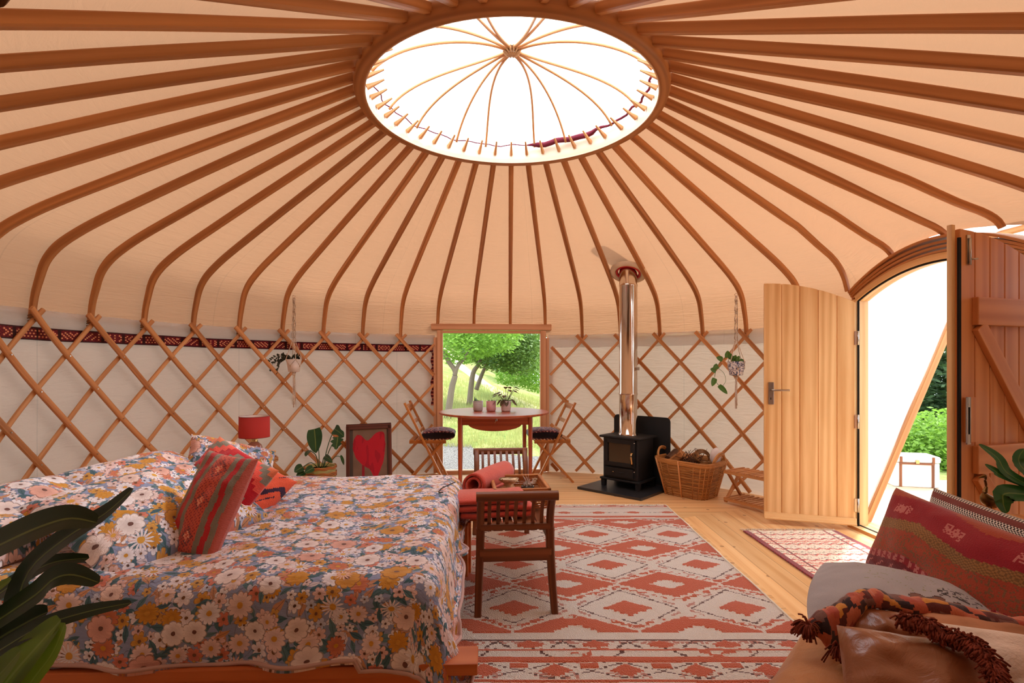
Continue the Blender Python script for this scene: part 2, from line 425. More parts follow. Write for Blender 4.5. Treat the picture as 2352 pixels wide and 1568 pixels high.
m.grid(f, 6, 46, None, colf=lambda u, v: lin((88, 20, 34)) if int(v * 46) % 3 else lin((190, 110, 90)))
tag(m.build('woven_band', attrmat('woven_wool'), solid=.004), 'end of a burgundy woven band hanging down beside the window frame', 'woven band')

# --- crown ring (top of the roof)
crown = thing('crown_ring', 'round wooden crown ring with bent rods at the top of the roof', 'roof crown', (0, 0, 2.69))
m = MB(); m.lathe([(.842, 0), (.888, 0), (.90, .03), (.896, .12), (.842, .12), (.842, 0)], k=120)
m.uv = [[(b, a) for a, b in f] for f in m.uv]
m.build('ring', W_RAFT, crown)
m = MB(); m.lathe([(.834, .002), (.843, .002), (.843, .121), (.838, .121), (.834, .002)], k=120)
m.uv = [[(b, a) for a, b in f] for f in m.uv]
m.build('lit_inner_face', W_RING, crown)  # thin sleeve inside the ring, skylight put into its colour
ends = [12, 29, 57, 77, 108, 133, 160, 168, -167, -158, -131, -107, -75, -54, -30, -14]
apex = Vector((0, 0, .345))
for a in ends:
    a_ = a
    bundle = 45 if 0 < a < 90 else (-45 if -90 < a <= 0 else (135 if a > 0 else -135))
    e = rc(a); d = rc(bundle); s_ = Vector((d.y, -d.x, 0)); k = ((a - bundle) / 40.0)
    P0 = e * .80 + Vector((0, 0, .10)); P3 = apex + d * .02 + s_ * (k * .022)
    P1 = e * .66 + Vector((0, 0, .29)); P2 = apex + d * .26 + s_ * (k * .05)
    pts = []
    for i in range(19):
        t = i / 18; pts.append(P0 * (1 - t) ** 3 + P1 * 3 * t * (1 - t) ** 2 + P2 * 3 * t * t * (1 - t) + P3 * t ** 3)
    m = MB(); m.tube(pts, .0085, 7); m.build('crown_rod', W_RAFT2, crown)
m = MB()
for i in range(7):
    a = i * .9; P = [apex + Vector((cos(a) * .05 * cos(t) , sin(a) * .05 * cos(t), .022 * sin(t))) for t in [2 * pi * q / 14 for q in range(15)]]
    m.tube(P, .006, 6)
m.build('lashing', plain('jute_cord', (176, 128, 84), .9), crown)
# clear cover stretched over the crown
g = G('clear_cover'); tr = g.n('ShaderNodeBsdfTransparent'); tr.inputs[0].default_value = (.97, .98, 1, 1)
tl = g.n('ShaderNodeBsdfTranslucent'); tl.inputs[0].default_value = (1, 1, 1, 1)
mx = g.n('ShaderNodeMixShader'); mx.inputs[0].default_value = .80
g.t.links.new(tr.outputs[0], mx.inputs[1]); g.t.links.new(tl.outputs[0], mx.inputs[2]); g.t.links.new(mx.outputs[0], g.out.inputs[0])
m = MB(); m.lathe([(.915, .105), (.90, .15), (.84, .205), (.6, .31), (.3, .37), (.001, .385)], k=64, caps=False)
m.build('clear_cover', g.m, crown)
# rolled burgundy cover along the far right rim
m = MB(); P = []; R_ = []
for i in range(60):
    a = -95 + 195 * i / 59; e = rc(a); P.append(e * (.80 + .01 * sin(i * 1.7)) + Vector((0, 0, .118 + .006 * sin(i * .9))))
def rr(t):
    a = -95 + 195 * t
    return .004 + .016 * max(0, min(1, (a - 8) / 6)) * max(0, min(1, (52 - a) / 10)) + (.004 if a > 50 else 0)
m.tube(P, rr, 8); o = m.build('rolled_cloth', plain('burgundy_cloth', (110, 30, 48), .85)); o.location = (0, 0, 2.69)
tag(o, 'burgundy rolled cloth cord running round the far rim of the crown ring', 'rolled cloth')

# --- rafters, each with its tenon through the ring
nl = ['first', 'second', 'third', 'fourth', 'fifth', 'sixth', 'seventh', 'eighth', 'ninth', 'tenth', 'eleventh', 'twelfth', 'thirteenth',
      'fourteenth', 'fifteenth', 'sixteenth', 'seventeenth', 'eighteenth', 'nineteenth', 'twentieth']
lash = plain('lash_twine', (140, 104, 76), .9)
for j in sorted(AZ):
    a = AZ[j]; d = rc(a); side = Vector((d.y, -d.x, 0)); z0 = FOOTZ.get(j, 1.455)
    rfoot = prof_at_z(z0)
    if j in (8, 9, 10, 11): rfoot = {8: 2.60, 9: 2.585, 10: 2.56, 11: 2.58}[j]
    pts = [p for p in PS if p.z > z0 + .012]
    if j in (8, 9, 10, 11):
        lead = {8: [(2.575, 1.81), (2.53, 1.89), (2.45, 1.97), (2.32, 2.05)], 9: [(2.56, 1.925), (2.50, 1.975), (2.36, 2.045)], 10: [(2.50, 1.995), (2.38, 2.05)], 11: [(2.555, 1.94), (2.49, 1.985), (2.36, 2.045)]}[j]
        pts = [Vector((a_, 0, b_)) for a_, b_ in lead] + [p for p in PS if p.x < 2.16]
    P = [Vector((rfoot, 0, z0))] + pts
    P = spline(P, 40)
    Q = [d * p.x + Vector((0, 0, p.z)) for p in P]
    m = MB(); m.sweep(Q, rrect(.034, .038, .14, 1), (0, 0, 1), lambda t: (.92 + .20 * min(1, t * 2.2), .70 + .5 * min(1, t * 2.5)), ups=[(Q[min(i + 1, 40)] - Q[max(i - 1, 0)]).normalized().cross(side) for i in range(41)])
    if j in (-2, -1, 0, 1): lab = 'curved wooden roof rafter standing on the window header, %s of four from the left' % ['first', 'second', 'third', 'fourth'][j + 2]
    elif j < -2: lab = 'curved wooden roof rafter over the left trellis, %s counted leftward from the window' % nl[-3 - j]
    elif j < 8: lab = 'curved wooden rafter over the right trellis, %s from the window' % nl[j - 2]
    elif j < 12: lab = 'curved wooden roof rafter resting on the arched door head, %s from the left' % nl[j - 8]
    else: lab = 'overhead rafter on the near right side, %s counted from the door arch nearward' % nl[j - 12]
    if j <= -17: lab = 'overhead rafter on the near left side, %s counted leftward from the window' % nl[-3 - j]
    o = m.build('roof_rafter', W_RAFT); tag(o, lab, 'rafter', 'curved roof rafters')
    m = MB(); m.sweep([d * .832 + Vector((0, 0, 2.757)), d * .79 + Vector((0, 0, 2.778)), d * .735 + Vector((0, 0, 2.808))], rrect(.021, .030, .2, 1), (0, 0, 1), lambda t: (1 - .45 * t, 1 - .72 * t))
    m.build('tenon', W_RAFT2, o)
    if not (-3 < j < 2) and not (7 < j < 12):
        m = MB()
        for q in range(3):
            zc = 1.478 - q * .016; c = d * (prof_at_z(zc) - .004) + Vector((0, 0, zc))
            m.tube([c + side * .020 * cos(t) + d * .024 * sin(t) + Vector((0, 0, .004 * sin(2 * t))) for t in [2 * pi * x / 12 for x in range(13)]], .0035, 5)
        m.build('lashing', lash, o)

# --- trellis (criss-cross slats), one panel each side of the window
def trellis(name, label, a_first, a_last, tops, edge_lo, edge_hi):
    t = thing(name, label, 'trellis', (0, 0, 0))
    dz = .2135; st = 4.09; ztop = 1.455
    for kind in (1, -1):                # 1 leans right going down (inner), -1 leans left going down (outer)
        rad = 2.765 if kind == 1 else 2.792
        starts = list(tops)
        # slats whose top would lie beyond the panel edge still enter it lower down
        pitch = 8.18
        ext = [tops[0] - pitch * i for i in range(1, 5)] + [tops[-1] + pitch * i for i in range(1, 5)]
        for a_top in starts + ext:
            ns = [-0.28 + q * .12 for q in range(64)]
            pts = []
            for n_ in ns:
                a = a_top + kind * st * n_; z = ztop - dz * n_
                if z < .015 or a < edge_lo or a > edge_hi: continue
                pts.append(rc(a) * (rad - .004 * sin(n_ * 2.1 + a_top)) + Vector((0, 0, z)))
            if len(pts) < 3: continue
            m = MB()
            ups = [-Vector((p.x, p.y, 0)).normalized() for p in pts]
            if kind == 1: m.sweep(pts, rrect(.037, .017, .2, 1), ups=ups)
            else: m.sweep(pts, rrect(.029, .019, .42, 3), ups=ups, smooth=False)
            m.build('slat', W_ASH if kind == 1 else W_RAFT2, t)
    # rivets
    m = MB()
    for a_top in tops:
        for q in range(1, 7):
            for sgn in (1,):
                a = a_top + st * q; z = ztop - dz * q
                if z > .03 and edge_lo < a < edge_hi:
                    c = rc(a) * 2.755 + Vector((0, 0, z)); dd = -rc(a)
                    m.tube([c, c + dd * .004], .004, 6)
    if m.f: m.build('rivets', STEEL, t)['kind'] = 'stuff'
    return t
trellis('wall_trellis', 'wooden criss-cross trellis running along the whole left wall to the window', 0, 0, [AZ[j] for j in range(-20, -2)], -167.5, -17.6)
trellis('wall_trellis', 'wooden criss-cross trellis between the window and the open door', 0, 0, [AZ[j] for j in range(2, 7)] + [58.8, 67.2], 8.6, 71.2)
trellis('wall_trellis', 'wooden criss-cross trellis on the near side of the doorway, behind the cedar door leaf', 0, 0, [AZ[j] for j in range(13, 19)], 104.5, 167.5)

# --- window
az_w = radians(4.5)                       # the window faces the room along the yaw of the furniture
wc = rc(-4.65) * 2.745; WM = rot(radians(4.65))
win = thing('window_1', 'tall square picture window in a pale wooden frame at the far wall', 'window', (wc.x, wc.y, 0), radians(4.65), kind='structure')
hw = .60
m = MB(); m.box((0, 0, 1.607), (hw * 2 + .12, .07, .066)); m.build('header', W_FRAME, win, bevel=.004)
m = MB()
for sx in (-1, 1): m.box((sx * (hw - .033), .0, .79), (.062, .06, 1.56)); m.box((sx * (hw + .018), .012, .75), (.036, .05, 1.48))
m.box((0, 0, 1.553), (hw * 2 - .13, .05, .03)); m.box((0, .0, .012), (hw * 2 - .07, .075, .05))
m.build('window_frame', W_FRAME, win, bevel=.003)
g = G('pane_glass'); tr = g.n('ShaderNodeBsdfTransparent'); gl = g.n('ShaderNodeBsdfGlossy'); gl.inputs['Roughness'].default_value = .02
fr = g.n('ShaderNodeFresnel'); fr.inputs[0].default_value = 1.12; mx = g.n('ShaderNodeMixShader')
g.t.links.new(fr.outputs[0], mx.inputs[0]); g.t.links.new(tr.outputs[0], mx.inputs[1]); g.t.links.new(gl.outputs[0], mx.inputs[2]); g.t.links.new(mx.outputs[0], g.out.inputs[0])
GLASS = g.m
m = MB(); m.box((0, .01, .79), (hw * 2 - .13, .004, 1.51)); m.build('pane', GLASS, win)
m = MB()
for sx in (-1, 1): m.box((sx * (hw + .085), .03, .74), (.07, .004, 1.28))
m.build('weather_flap', M_HEM, win)

# --- doorway: arched frame, two board leaves
J1 = Vector((2.525, .735, 0)); J2 = Vector((2.60, -.575, 0)); dj = (J2 - J1).normalized(); Ld = (J2 - J1).length; nj = Vector((dj.y, -dj.x, 0))  # nj points outdoors?
if nj.x < 0: nj = -nj
DM = Matrix((dj, nj, Vector((0, 0, 1)))).transposed()
door = thing('door_1', 'arched double doorway with two board leaves opened inward', 'door', tuple(J1), 0, kind='structure')
def arch(x, z0, z1): t = 2 * x / Ld - 1; return z0 + (z1 - z0) * (1 - t * t)
def dpt(x, y, z): return DM @ Vector((x, y, z))
m = MB()
pts = [dpt(x, .02, arch(x, 1.66, 1.825)) for x in [Ld * i / 24 for i in range(25)]]
m.sweep(pts, [(-.05, -.012), (.05, -.012), (.05, .028), (-.05, .028)], ups=[Vector((0, 0, 1))] * 25)
m.box(dpt(-.028, .02, .83), (.055, .10, 1.67), DM); m.box(dpt(Ld + .028, .02, .83), (.055, .10, 1.67), DM)
m.build('door_frame', W_DOOR, door, bevel=.003)
m = MB()
for k_, (lo, hi, dd) in enumerate(((1.695, 1.86, .035), (1.712, 1.885, .045), (1.728, 1.91, .055), (1.745, 1.94, .065))):
    pts = [dpt(x, .015, arch(x, lo, hi)) for x in [-.05 + (Ld + .1) * i / 24 for i in range(25)]]
    m.sweep(pts, [(-dd, -.003), (dd, -.003), (dd, .012), (-dd, .012)], ups=[Vector((0, 0, 1))] * 25)
m.build('laminated_arch', W_RAFT, door, bevel=.002)
m = MB(); pts = [dpt(.012, -.015, .02), dpt(.012, -.015, 1.64)] + [dpt(x, -.015, arch(x, 1.645, 1.808)) for x in [.012 + (Ld - .024) * i / 24 for i in range(25)]] + [dpt(Ld - .012, -.015, .02)]
m.tube(pts, .0075, 6); m.build('rubber_seal', DARKGAP, door)
m = MB(); m.box(dpt(Ld / 2, .02, .006), (Ld + .10, .15, .028), DM); m.build('threshold', W_DOOR, door, bevel=.003)
m = MB(); m.box(dpt(Ld / 2, .005, .021), (Ld, .012, .006), DM); m.build('threshold_strip', DARKGAP, door)

def leaf(hinge, dirv, zt, boards, mat, flip, name='door_leaf'):
    """a board leaf; local x from the hinge, y = thickness, z up"""
    dirv = Vector(dirv).normalized(); n_ = Vector((-dirv.y, dirv.x, 0)); M = Matrix((dirv, n_, Vector((0, 0, 1)))).transposed()
    L = .605
    m = MB(); bw = L / boards
    for i in range(boards):
        xa, xb = i * bw + .0026, (i + 1) * bw - .0026
        top = [(xb - (xb - xa) * q / 4) for q in range(5)]
        poly = [(xa, .045), (xb, .045)] + [(x, zt(x)) for x in top]
        MM = Matrix((dirv, Vector((0, 0, 1)), -n_)).transposed()
        m.prism(poly, -.013, .013, MM, hinge)
    poly = [(.002, .05), (L - .002, .05)] + [(x, zt(x) - .006) for x in [L - .002 - (L - .004) * q / 10 for q in range(11)]]
    m.prism(poly, -.008, .008, Matrix((dirv, Vector((0, 0, 1)), -n_)).transposed(), hinge)
    o = m.build(name, mat, door, bevel=.0025, seg=1)
    m = MB()
    for i in range(1, boards):
        m.box(Vector(hinge) + Matrix((dirv, n_, Vector((0, 0, 1)))).transposed() @ Vector((i * bw, 0, .85)), (.012, .006, 1.58), Matrix((dirv, n_, Vector((0, 0, 1)))).transposed())
    m.build('tongues', DARKGAP, o)
    o.location = -Vector(door.location)
    return o, M, L
h1 = Vector((2.475, .70, 0)); zt1 = lambda x: 1.655 + .165 * (1 - (1 - x / .62) ** 2) - .02
lf1, M1, L1 = leaf(h1, (-.955, .30, 0), zt1, 5, W_DOOR, False)
tag(lf1, 'pale oak leaf')
def on1(x, y, z): return h1 + M1 @ Vector((x, y, z))
fy = .021                                 # camera side of the left leaf
sgn = 1 if (M1 @ Vector((0, 1, 0))).y < 0 else -1
m = MB(); m.box(on1(L1 / 2, sgn * .022, .062), (L1, .022, .05), M1); m.box(on1(L1 / 2, sgn * .03, .045), (L1, .03, .014), M1)
m.build('drip_rail', W_DOOR, lf1, bevel=.004)
m = MB(); m.box(on1(.555, sgn * .017, .975), (.036, .007, .165), M1)
c0 = on1(.552, sgn * .02, 1.0); m.tube([c0, c0 + M1 @ Vector((0, sgn * .035, 0)), c0 + M1 @ Vector((-.012, sgn * .042, 0)), c0 + M1 @ Vector((-.115, sgn * .042, 0))], .0075, 10)
m.build('handle', plain('satin_nickel', (170, 164, 156), .3, 1, .5), lf1, bevel=.001)
m = MB(); m.box(on1(.558, sgn * .021, .935), (.006, .003, .016), M1); m.build('keyhole', BLACK, lf1)
for z in (.18, .78, 1.38):
    m = MB(); m.box(on1(-.004, sgn * .008, z), (.028, .018, .095), M1); m.tube([on1(-.012, sgn * .02, z - .05), on1(-.012, sgn * .02, z + .05)], .006, 8); m.build('hinge', STEEL, lf1)
# right leaf: hinge on the near jamb, swung inward; we see its ledged and braced back
h2 = Vector((2.56, -.575, 0)); zt2 = lambda x: 1.655 + .165 * (1 - (1 - x / .62) ** 2) - .03
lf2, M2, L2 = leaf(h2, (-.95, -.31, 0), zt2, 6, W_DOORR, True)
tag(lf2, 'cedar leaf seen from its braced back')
def on2(x, y, z): return h2 + M2 @ Vector((x, y, z))
sg = 1 if (M2 @ Vector((0, 1, 0))).y < 0 else -1
for zc in (1.425, .76, .12):
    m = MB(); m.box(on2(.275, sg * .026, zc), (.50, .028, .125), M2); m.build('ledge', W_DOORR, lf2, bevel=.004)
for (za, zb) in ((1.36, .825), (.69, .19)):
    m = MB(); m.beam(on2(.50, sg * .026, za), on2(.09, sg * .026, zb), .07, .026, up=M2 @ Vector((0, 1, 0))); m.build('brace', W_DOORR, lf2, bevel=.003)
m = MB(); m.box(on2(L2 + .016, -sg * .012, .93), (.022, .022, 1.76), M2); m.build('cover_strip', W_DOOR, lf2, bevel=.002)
m = MB(); m.box(on2(L2 + .001, sg * .012, .90), (.012, .010, 1.70), M2); m.build('rubber_seal', DARKGAP, lf2)
m = MB(); m.box(on2(.552, sg * .014, 1.70), (.022, .008, .13), M2); m.tube([on2(.552, sg * .022, 1.63), on2(.552, sg * .022, 1.75)], .006, 8); m.tube([on2(.552, sg * .02, 1.655), on2(.535, sg * .045, 1.655)], .004, 6)
m.build('bolt', STEEL, lf2)
m = MB(); m.box(on2(.555, sg * .021, .94), (.06, .018, .20), M2); m.build('lock_block', W_DOORR, lf2, bevel=.003)
m = MB()
for z in (.855, 1.02): m.box(on2(.578, sg * .032, z), (.022, .006, .045), M2)
m.box(on2(.588, sg * .032, .94), (.006, .006, .2), M2); m.box(on2(.569, sg * .032, .94), (.005, .006, .2), M2)
m.build('strike_plate', STEEL, lf2)
m = MB(); m.box(on2(.578, sg * .030, .938), (.014, .004, .12), M2); m.build('strike_slot', BLACK, lf2)

# --- floor
g = G('floor_boards'); P_ = g.tc('Object'); x, y, z = g.sep(P_)
zone = g.math('MULTIPLY', g.math('GREATER_THAN', x, 1.335), g.math('LESS_THAN', g.math('ADD', y, g.math('MULTIPLY', x, -.45)), .40))
u = g.n('ShaderNodeMix', data_type='FLOAT'); g.put(u.inputs[0], zone); g.put(u.inputs[2], y); g.put(u.inputs[3], x); u = u.outputs[0]     # across
v = g.n('ShaderNodeMix', data_type='FLOAT'); g.put(v.inputs[0], zone); g.put(v.inputs[2], x); g.put(v.inputs[3], y); v = v.outputs[0]     # along
u = g.math('ADD', u, 20.0); q = g.math('DIVIDE', u, .142); idx = g.math('FLOOR', q); fr_ = g.math('FRACT', q)
rndn = g.n('ShaderNodeTexWhiteNoise', noise_dimensions='1D'); g.put(rndn.inputs['W'], g.math('ADD', idx, g.math('MULTIPLY', zone, 57.3))); rv = rndn.outputs['Value']
vv = g.math('ADD', v, g.math('MULTIPLY', rv, 31.7))
vec = g.comb(u, vv, rv)
n1 = g.noise(g.map(vec, (1, .05, 1)), 14, 4, .55, 1.5); ring = g.wave(g.map(vec, (1, .03, 1), rot=(0, 0, .04)), 3.5, 8, 4, 1.2)
knot = g.vor(g.comb(g.math('MULTIPLY', u, 1.0), vv, 0), 2.6)['Distance']
kn = g.math('LESS_THAN', knot, .035)
k = g.math('ADD', g.math('MULTIPLY', n1, .75), g.math('MULTIPLY', ring, .25))
col = g.ramp(k, [(.2, lin((240, 200, 146))), (.55, lin((230, 182, 124))), (.85, lin((206, 148, 92)))])
br = g.math('ADD', g.math('MULTIPLY', rv, .22), .89); col = g.mix(1.0, col, g.comb(br, g.math('MULTIPLY', br, 1.0), br), 'MULTIPLY')
col = g.mix(g.math('MULTIPLY', kn, .6), col, lin((120, 66, 34)))
gap = g.math('LESS_THAN', g.math('ABSOLUTE', g.math('SUBTRACT', fr_, .5)), .4915); gap = g.math('SUBTRACT', 1.0, gap)
col = g.mix(g.math('MULTIPLY', gap, .8), col, lin((70, 40, 22)))
g.bump(g.math('SUBTRACT', g.math('MULTIPLY', n1, .15), gap), .35, .004)
M_FLOOR = g.done(col, .42, 0, .4)
m = MB(); m.lathe([(0.001, 0), (2.86, 0), (2.86, -.06), (.001, -.06)], k=90, smooth=False); m.f = m.f; tag(m.build('floor', M_FLOOR), 'light pine board floor', 'floor', kind='structure')
# ============================================================ BED AND BEDDING
def floral():
    g = G('floral_cotton'); uv = g.vmath('SCALE', g.tc('UV'), None, 1.48)
    base = lin((150, 164, 200)); base2 = lin((134, 144, 178))
    col = g.mix(g.noise(uv, 7, 3), base, base2)
    warp = g.n('ShaderNodeTexNoise'); g.put(warp.inputs['Vector'], uv); warp.inputs['Scale'].default_value = 30; warp.inputs['Detail'].default_value = 2
    wv = g.vmath('SCALE', g.vmath('SUBTRACT', warp.outputs['Color'], (.5, .5, .5)), None, .010)
    uvw = g.vmath('ADD', uv, wv)
    def layer(col, scale, off, n, r0, depth, power, cols, centre, cr, keep=1.0, line=True, hole=False, grad=None, stretch=1.0):
        p = g.vmath('ADD', uvw, off + (0,))
        vo = g.vor(p, scale, .62)
        d = g.vmath('SUBTRACT', p, vo['Position']); dx, dy, _ = g.sep(d)
        cr_, cg, cb = g.sep(vo['Color'])
        a = g.math('ADD', g.math('ARCTAN2', dy, dx), g.math('MULTIPLY', cr_, 6.28))
        r = g.vmath('LENGTH', d)
        size = g.math('MULTIPLY', g.math('ADD', .72, g.math('MULTIPLY', cg, .5)), r0)
        w_ = g.math('ABSOLUTE', g.math('COSINE', g.math('MULTIPLY', a, n / 2.0)))
        w_ = g.math('POWER', w_, power)
        rad = g.math('MULTIPLY', size, g.math('ADD', 1 - depth, g.math('MULTIPLY', w_, depth)))
        rr_ = g.math('DIVIDE', r, rad)
        mask = g.math('LESS_THAN', rr_, 1.0)
        if keep < 1: mask = g.math('MULTIPLY', mask, g.math('LESS_THAN', cb, keep))
        stops = [(i / len(cols), lin(c)) for i, c in enumerate(cols)]
        fc = g.ramp(cb if keep >= 1 else g.math('DIVIDE', cb, keep), stops, 'CONSTANT')
        inner = g.ramp(rr_, [(.2, (.62, .58, .58)), (.75, (1, 1, 1))]); fc = g.mix(.55, fc, g.mix(1.0, fc, inner, 'MULTIPLY'))
        dark = lin((92, 66, 66))
        if line:
            ln = g.math('GREATER_THAN', rr_, .91)
            sep_ = g.math('LESS_THAN', w_, .16); sep_ = g.math('MULTIPLY', sep_, g.math('GREATER_THAN', rr_, .25))
            e = g.math('MAXIMUM', ln, sep_)
            fc = g.mix(g.math('MULTIPLY', e, .62), fc, dark)
        cm = g.math('LESS_THAN', g.math('DIVIDE', r, size), cr)
        fc = g.mix(cm, fc, lin(centre))
        return g.mix(mask, col, fc)
    def leaves(col, scale, off, rx, ry, cols, keep=1.0):
        p = g.vmath('ADD', uvw, off + (0,)); vo = g.vor(p, scale, .9)
        d = g.vmath('SUBTRACT', p, vo['Position']); c1, c2, c3 = g.sep(vo['Color'])
        rt = g.n('ShaderNodeVectorRotate', rotation_type='Z_AXIS'); g.put(rt.inputs['Vector'], d); g.put(rt.inputs['Angle'], g.math('MULTIPLY', c1, 6.28))
        x, y, _ = g.sep(rt.outputs[0])
        e = g.math('ADD', g.math('ABSOLUTE', g.math('DIVIDE', x, rx)), g.math('POWER', g.math('DIVIDE', g.math('ABSOLUTE', y), ry), 1.6))
        mask = g.math('LESS_THAN', g.math('ADD', g.math('POWER', g.math('ABSOLUTE', g.math('DIVIDE', x, rx)), 1.5), g.math('DIVIDE', g.math('ABSOLUTE', y), ry)), 1.0)
        if keep < 1: mask = g.math('MULTIPLY', mask, g.math('LESS_THAN', c3, keep))
        fc = g.ramp(c2, [(i / len(cols), lin(c)) for i, c in enumerate(cols)], 'CONSTANT')
        vein = g.math('LESS_THAN', g.math('ABSOLUTE', y), .0012)
        fc = g.mix(g.math('MULTIPLY', vein, .6), fc, lin((40, 60, 72)))
        return g.mix(mask, col, fc)
    T = (74, 110, 124); T2 = (92, 128, 140)
    # stems
    st = g.math('LESS_THAN', g.math('ABSOLUTE', g.math('SUBTRACT', g.noise(uvw, 9, 2, .4), .5)), .006)
    col = g.mix(g.math('MULTIPLY', st, .7), col, lin((84, 78, 92)))
    col = leaves(col, 9, (3.1, 1.7), .046, .016, [T, T2, (200, 150, 120), T])
    col = leaves(col, 8, (4.4, 6.1), .052, .017, [T, T, T2])
    col = leaves(col, 13, (8.3, 5.1), .030, .011, [T, (206, 146, 116), T2, (224, 216, 226)], .85)
    col = leaves(col, 11, (1.9, 9.3), .042, .015, [T2, T, T, (200, 150, 120)], .8)
    small = [(238, 236, 244), (232, 196, 192), (240, 238, 246), (212, 166, 96), (232, 212, 212), (204, 212, 234)]
    col = layer(col, 16, (1.3, 4.4), 5, .026, .55, .7, small, (92, 66, 60), .2, .85)
    col = layer(col, 12.5, (5.7, 2.2), 6, .034, .5, .7, [(238, 232, 240), (214, 160, 78), (234, 204, 202), (216, 132, 112)], (120, 84, 60), .2, .8)
    col = leaves(col, 12, (7.3, 3.3), .036, .012, [T, T2, (206, 150, 110), T], .55)
    med = [(236, 212, 208), (210, 150, 60), (240, 236, 244), (206, 124, 92), (236, 214, 212)]
    col = layer(col, 7.6, (9.1, 7.7), 12, .047, .35, .6, med, (206, 150, 60), .22, .8)
    big = [(236, 210, 202), (208, 150, 70), (240, 234, 238), (224, 172, 158), (236, 222, 220), (238, 228, 228)]
    col = layer(col, 5.2, (2.6, 6.2), 9, .062, .22, .5, big, (110, 76, 70), .17, .72)
    col = layer(col, 4.6, (6.6, .7), 14, .052, .75, 1.6, [(240, 236, 242), (238, 232, 240), (232, 190, 176)], (212, 160, 70), .26, .55)
    g.bump(g.math('ADD', g.noise(g.map(uv, (1, 2.4, 1), rot=(0, 0, .5)), 7, 5, .62, 1.2), g.math('MULTIPLY', g.noise(uv, 400, 1), .04)), .38, .03)
    g.b.inputs['Sheen Weight'].default_value = .15
    return g.done(col, .85, 0, .15)
FLORAL = floral()
MAUVE = plain('mauve_cotton', (196, 164, 158), .9, 0, .1, .05, 6, .2, 40)
PALE = plain('pale_cotton', (226, 214, 204), .9, 0, .1, .04, 6, .2, 40)

BY = radians(2.4)
bc = Vector((-.098, -1.628, 0)); BM = rot(BY); bed0 = bc + BM @ Vector((-1.05, .80, 0))
bed = thing('bed', 'low pine platform bed with pale mattress under the floral duvet', 'bed', tuple(bed0), BY)
m = MB(); m.box((0, -.755, .318), (2.10, .10, .034), grain=0); m.box((0, .755, .318), (2.10, .10, .034), grain=0)
for i in range(14): m.box((-.98 + i * .14, 0, .318), (.10, 1.40, .03), grain=1)
m.build('platform', W_PINE, bed, bevel=.003)
m = MB(); m.box((0, -.70, .155), (1.96, .03, .29), grain=0); m.box((0, .70, .155), (1.96, .03, .29), grain=0); m.build('base_rail', W_PINE, bed, bevel=.003)
for sx in (-.93, .93):
    for sy in (-.66, .66):
        m = MB(); m.box((sx, sy, .15), (.07, .07, .30)); m.build('leg', W_PINE, bed, bevel=.004)
m = MB(); m.box((-.03, .03, .42), (1.92, 1.50, .17)); m.build('mattress', PALE, bed, bevel=.04, seg=4)
# duvet
X0, X1, Y0, Y1 = -.86, .86, -.70, .70
def duvet(u, v):
    ax = -.98 + u * 2.20; ay = -.99 + v * 1.92       # flat cloth coordinates, metres
    ox = max(0, ax - X1); oy = max(0, -(ay - Y0), ay - Y1) * (1 if ay > 0 else -1)
    cx = min(ax, X1); cy_ = min(max(ay, Y0), Y1)
    d = hypot(ox, oy); r = .075
    z = .562 + .020 * fb(ax * 2.6, ay * 2.6) + .010 * fb(ax * 6 + ay * 2, ay * 7, 4) + .006 * fb(ax * 3 + ay * 14, ax * 2, 8)
    z += .018 * math.exp(-((ax + .75) / .2) ** 2)
    if ax < -.80: z -= .02
    if d > 1e-6:
        dx, dy = ox / d, oy / d
        th = min(d / r, pi / 2); h = r * sin(th); dr = r * (1 - cos(th)); rest = max(0, d - r * pi / 2)
        fold = sin(ax * 13 + 2 * fb(ax * 3, ay * 3) * 3) if abs(dy) > abs(dx) else sin(ay * 12 + 2 * fb(ay * 3, 5) * 3)
        h += rest * .10 + .018 * fold * min(1, rest * 8)
        maxd = .215 + .020 * fb(ax * 1.8, 3) + (.05 if ax > .72 and ay < 0 else 0)
        if ay > 0: maxd = .20
        if ox > 0 and ay > -.55: maxd = .19 + .03 * fb(ay * 2.5, 9) + .04 * (1 - min(1, (ay + .55) / .5))
        if ox > 0 and oy != 0 and ay < 0:
            q_ = min(1, min(ox, abs(oy)) / .08); maxd = maxd * (1 - q_) + .285 * q_; h += rest * .22 * q_
        if dr + rest > maxd:
            ex = dr + rest - maxd; dr_ = maxd; h += min(ex * .25, .01)
        else: dr_ = dr + rest
        cx += dx * h; cy_ += dy * h; z = z - dr_
    return bed0 + BM @ Vector((cx, cy_, z))
m = MB(); m.grid(duvet, 170, 150, lambda u, v: (u * 2.20, v * 1.92))
dv = m.build('duvet', FLORAL, solid=.016, offset=-1); tag(dv, 'grey-blue duvet printed with pink, white and mustard flowers spread on the bed', 'duvet')
hemM = MAUVE
pts = [Vector(duvet(i / 150, .0)) + Vector((0, -.002, -.002)) for i in range(151)] + [Vector(duvet(1.0, i / 110)) + Vector((.002, 0, 0)) for i in range(1, 111)]
m = MB(); m.tube(pts, .006, 5); m.build('hem', hemM, dv)

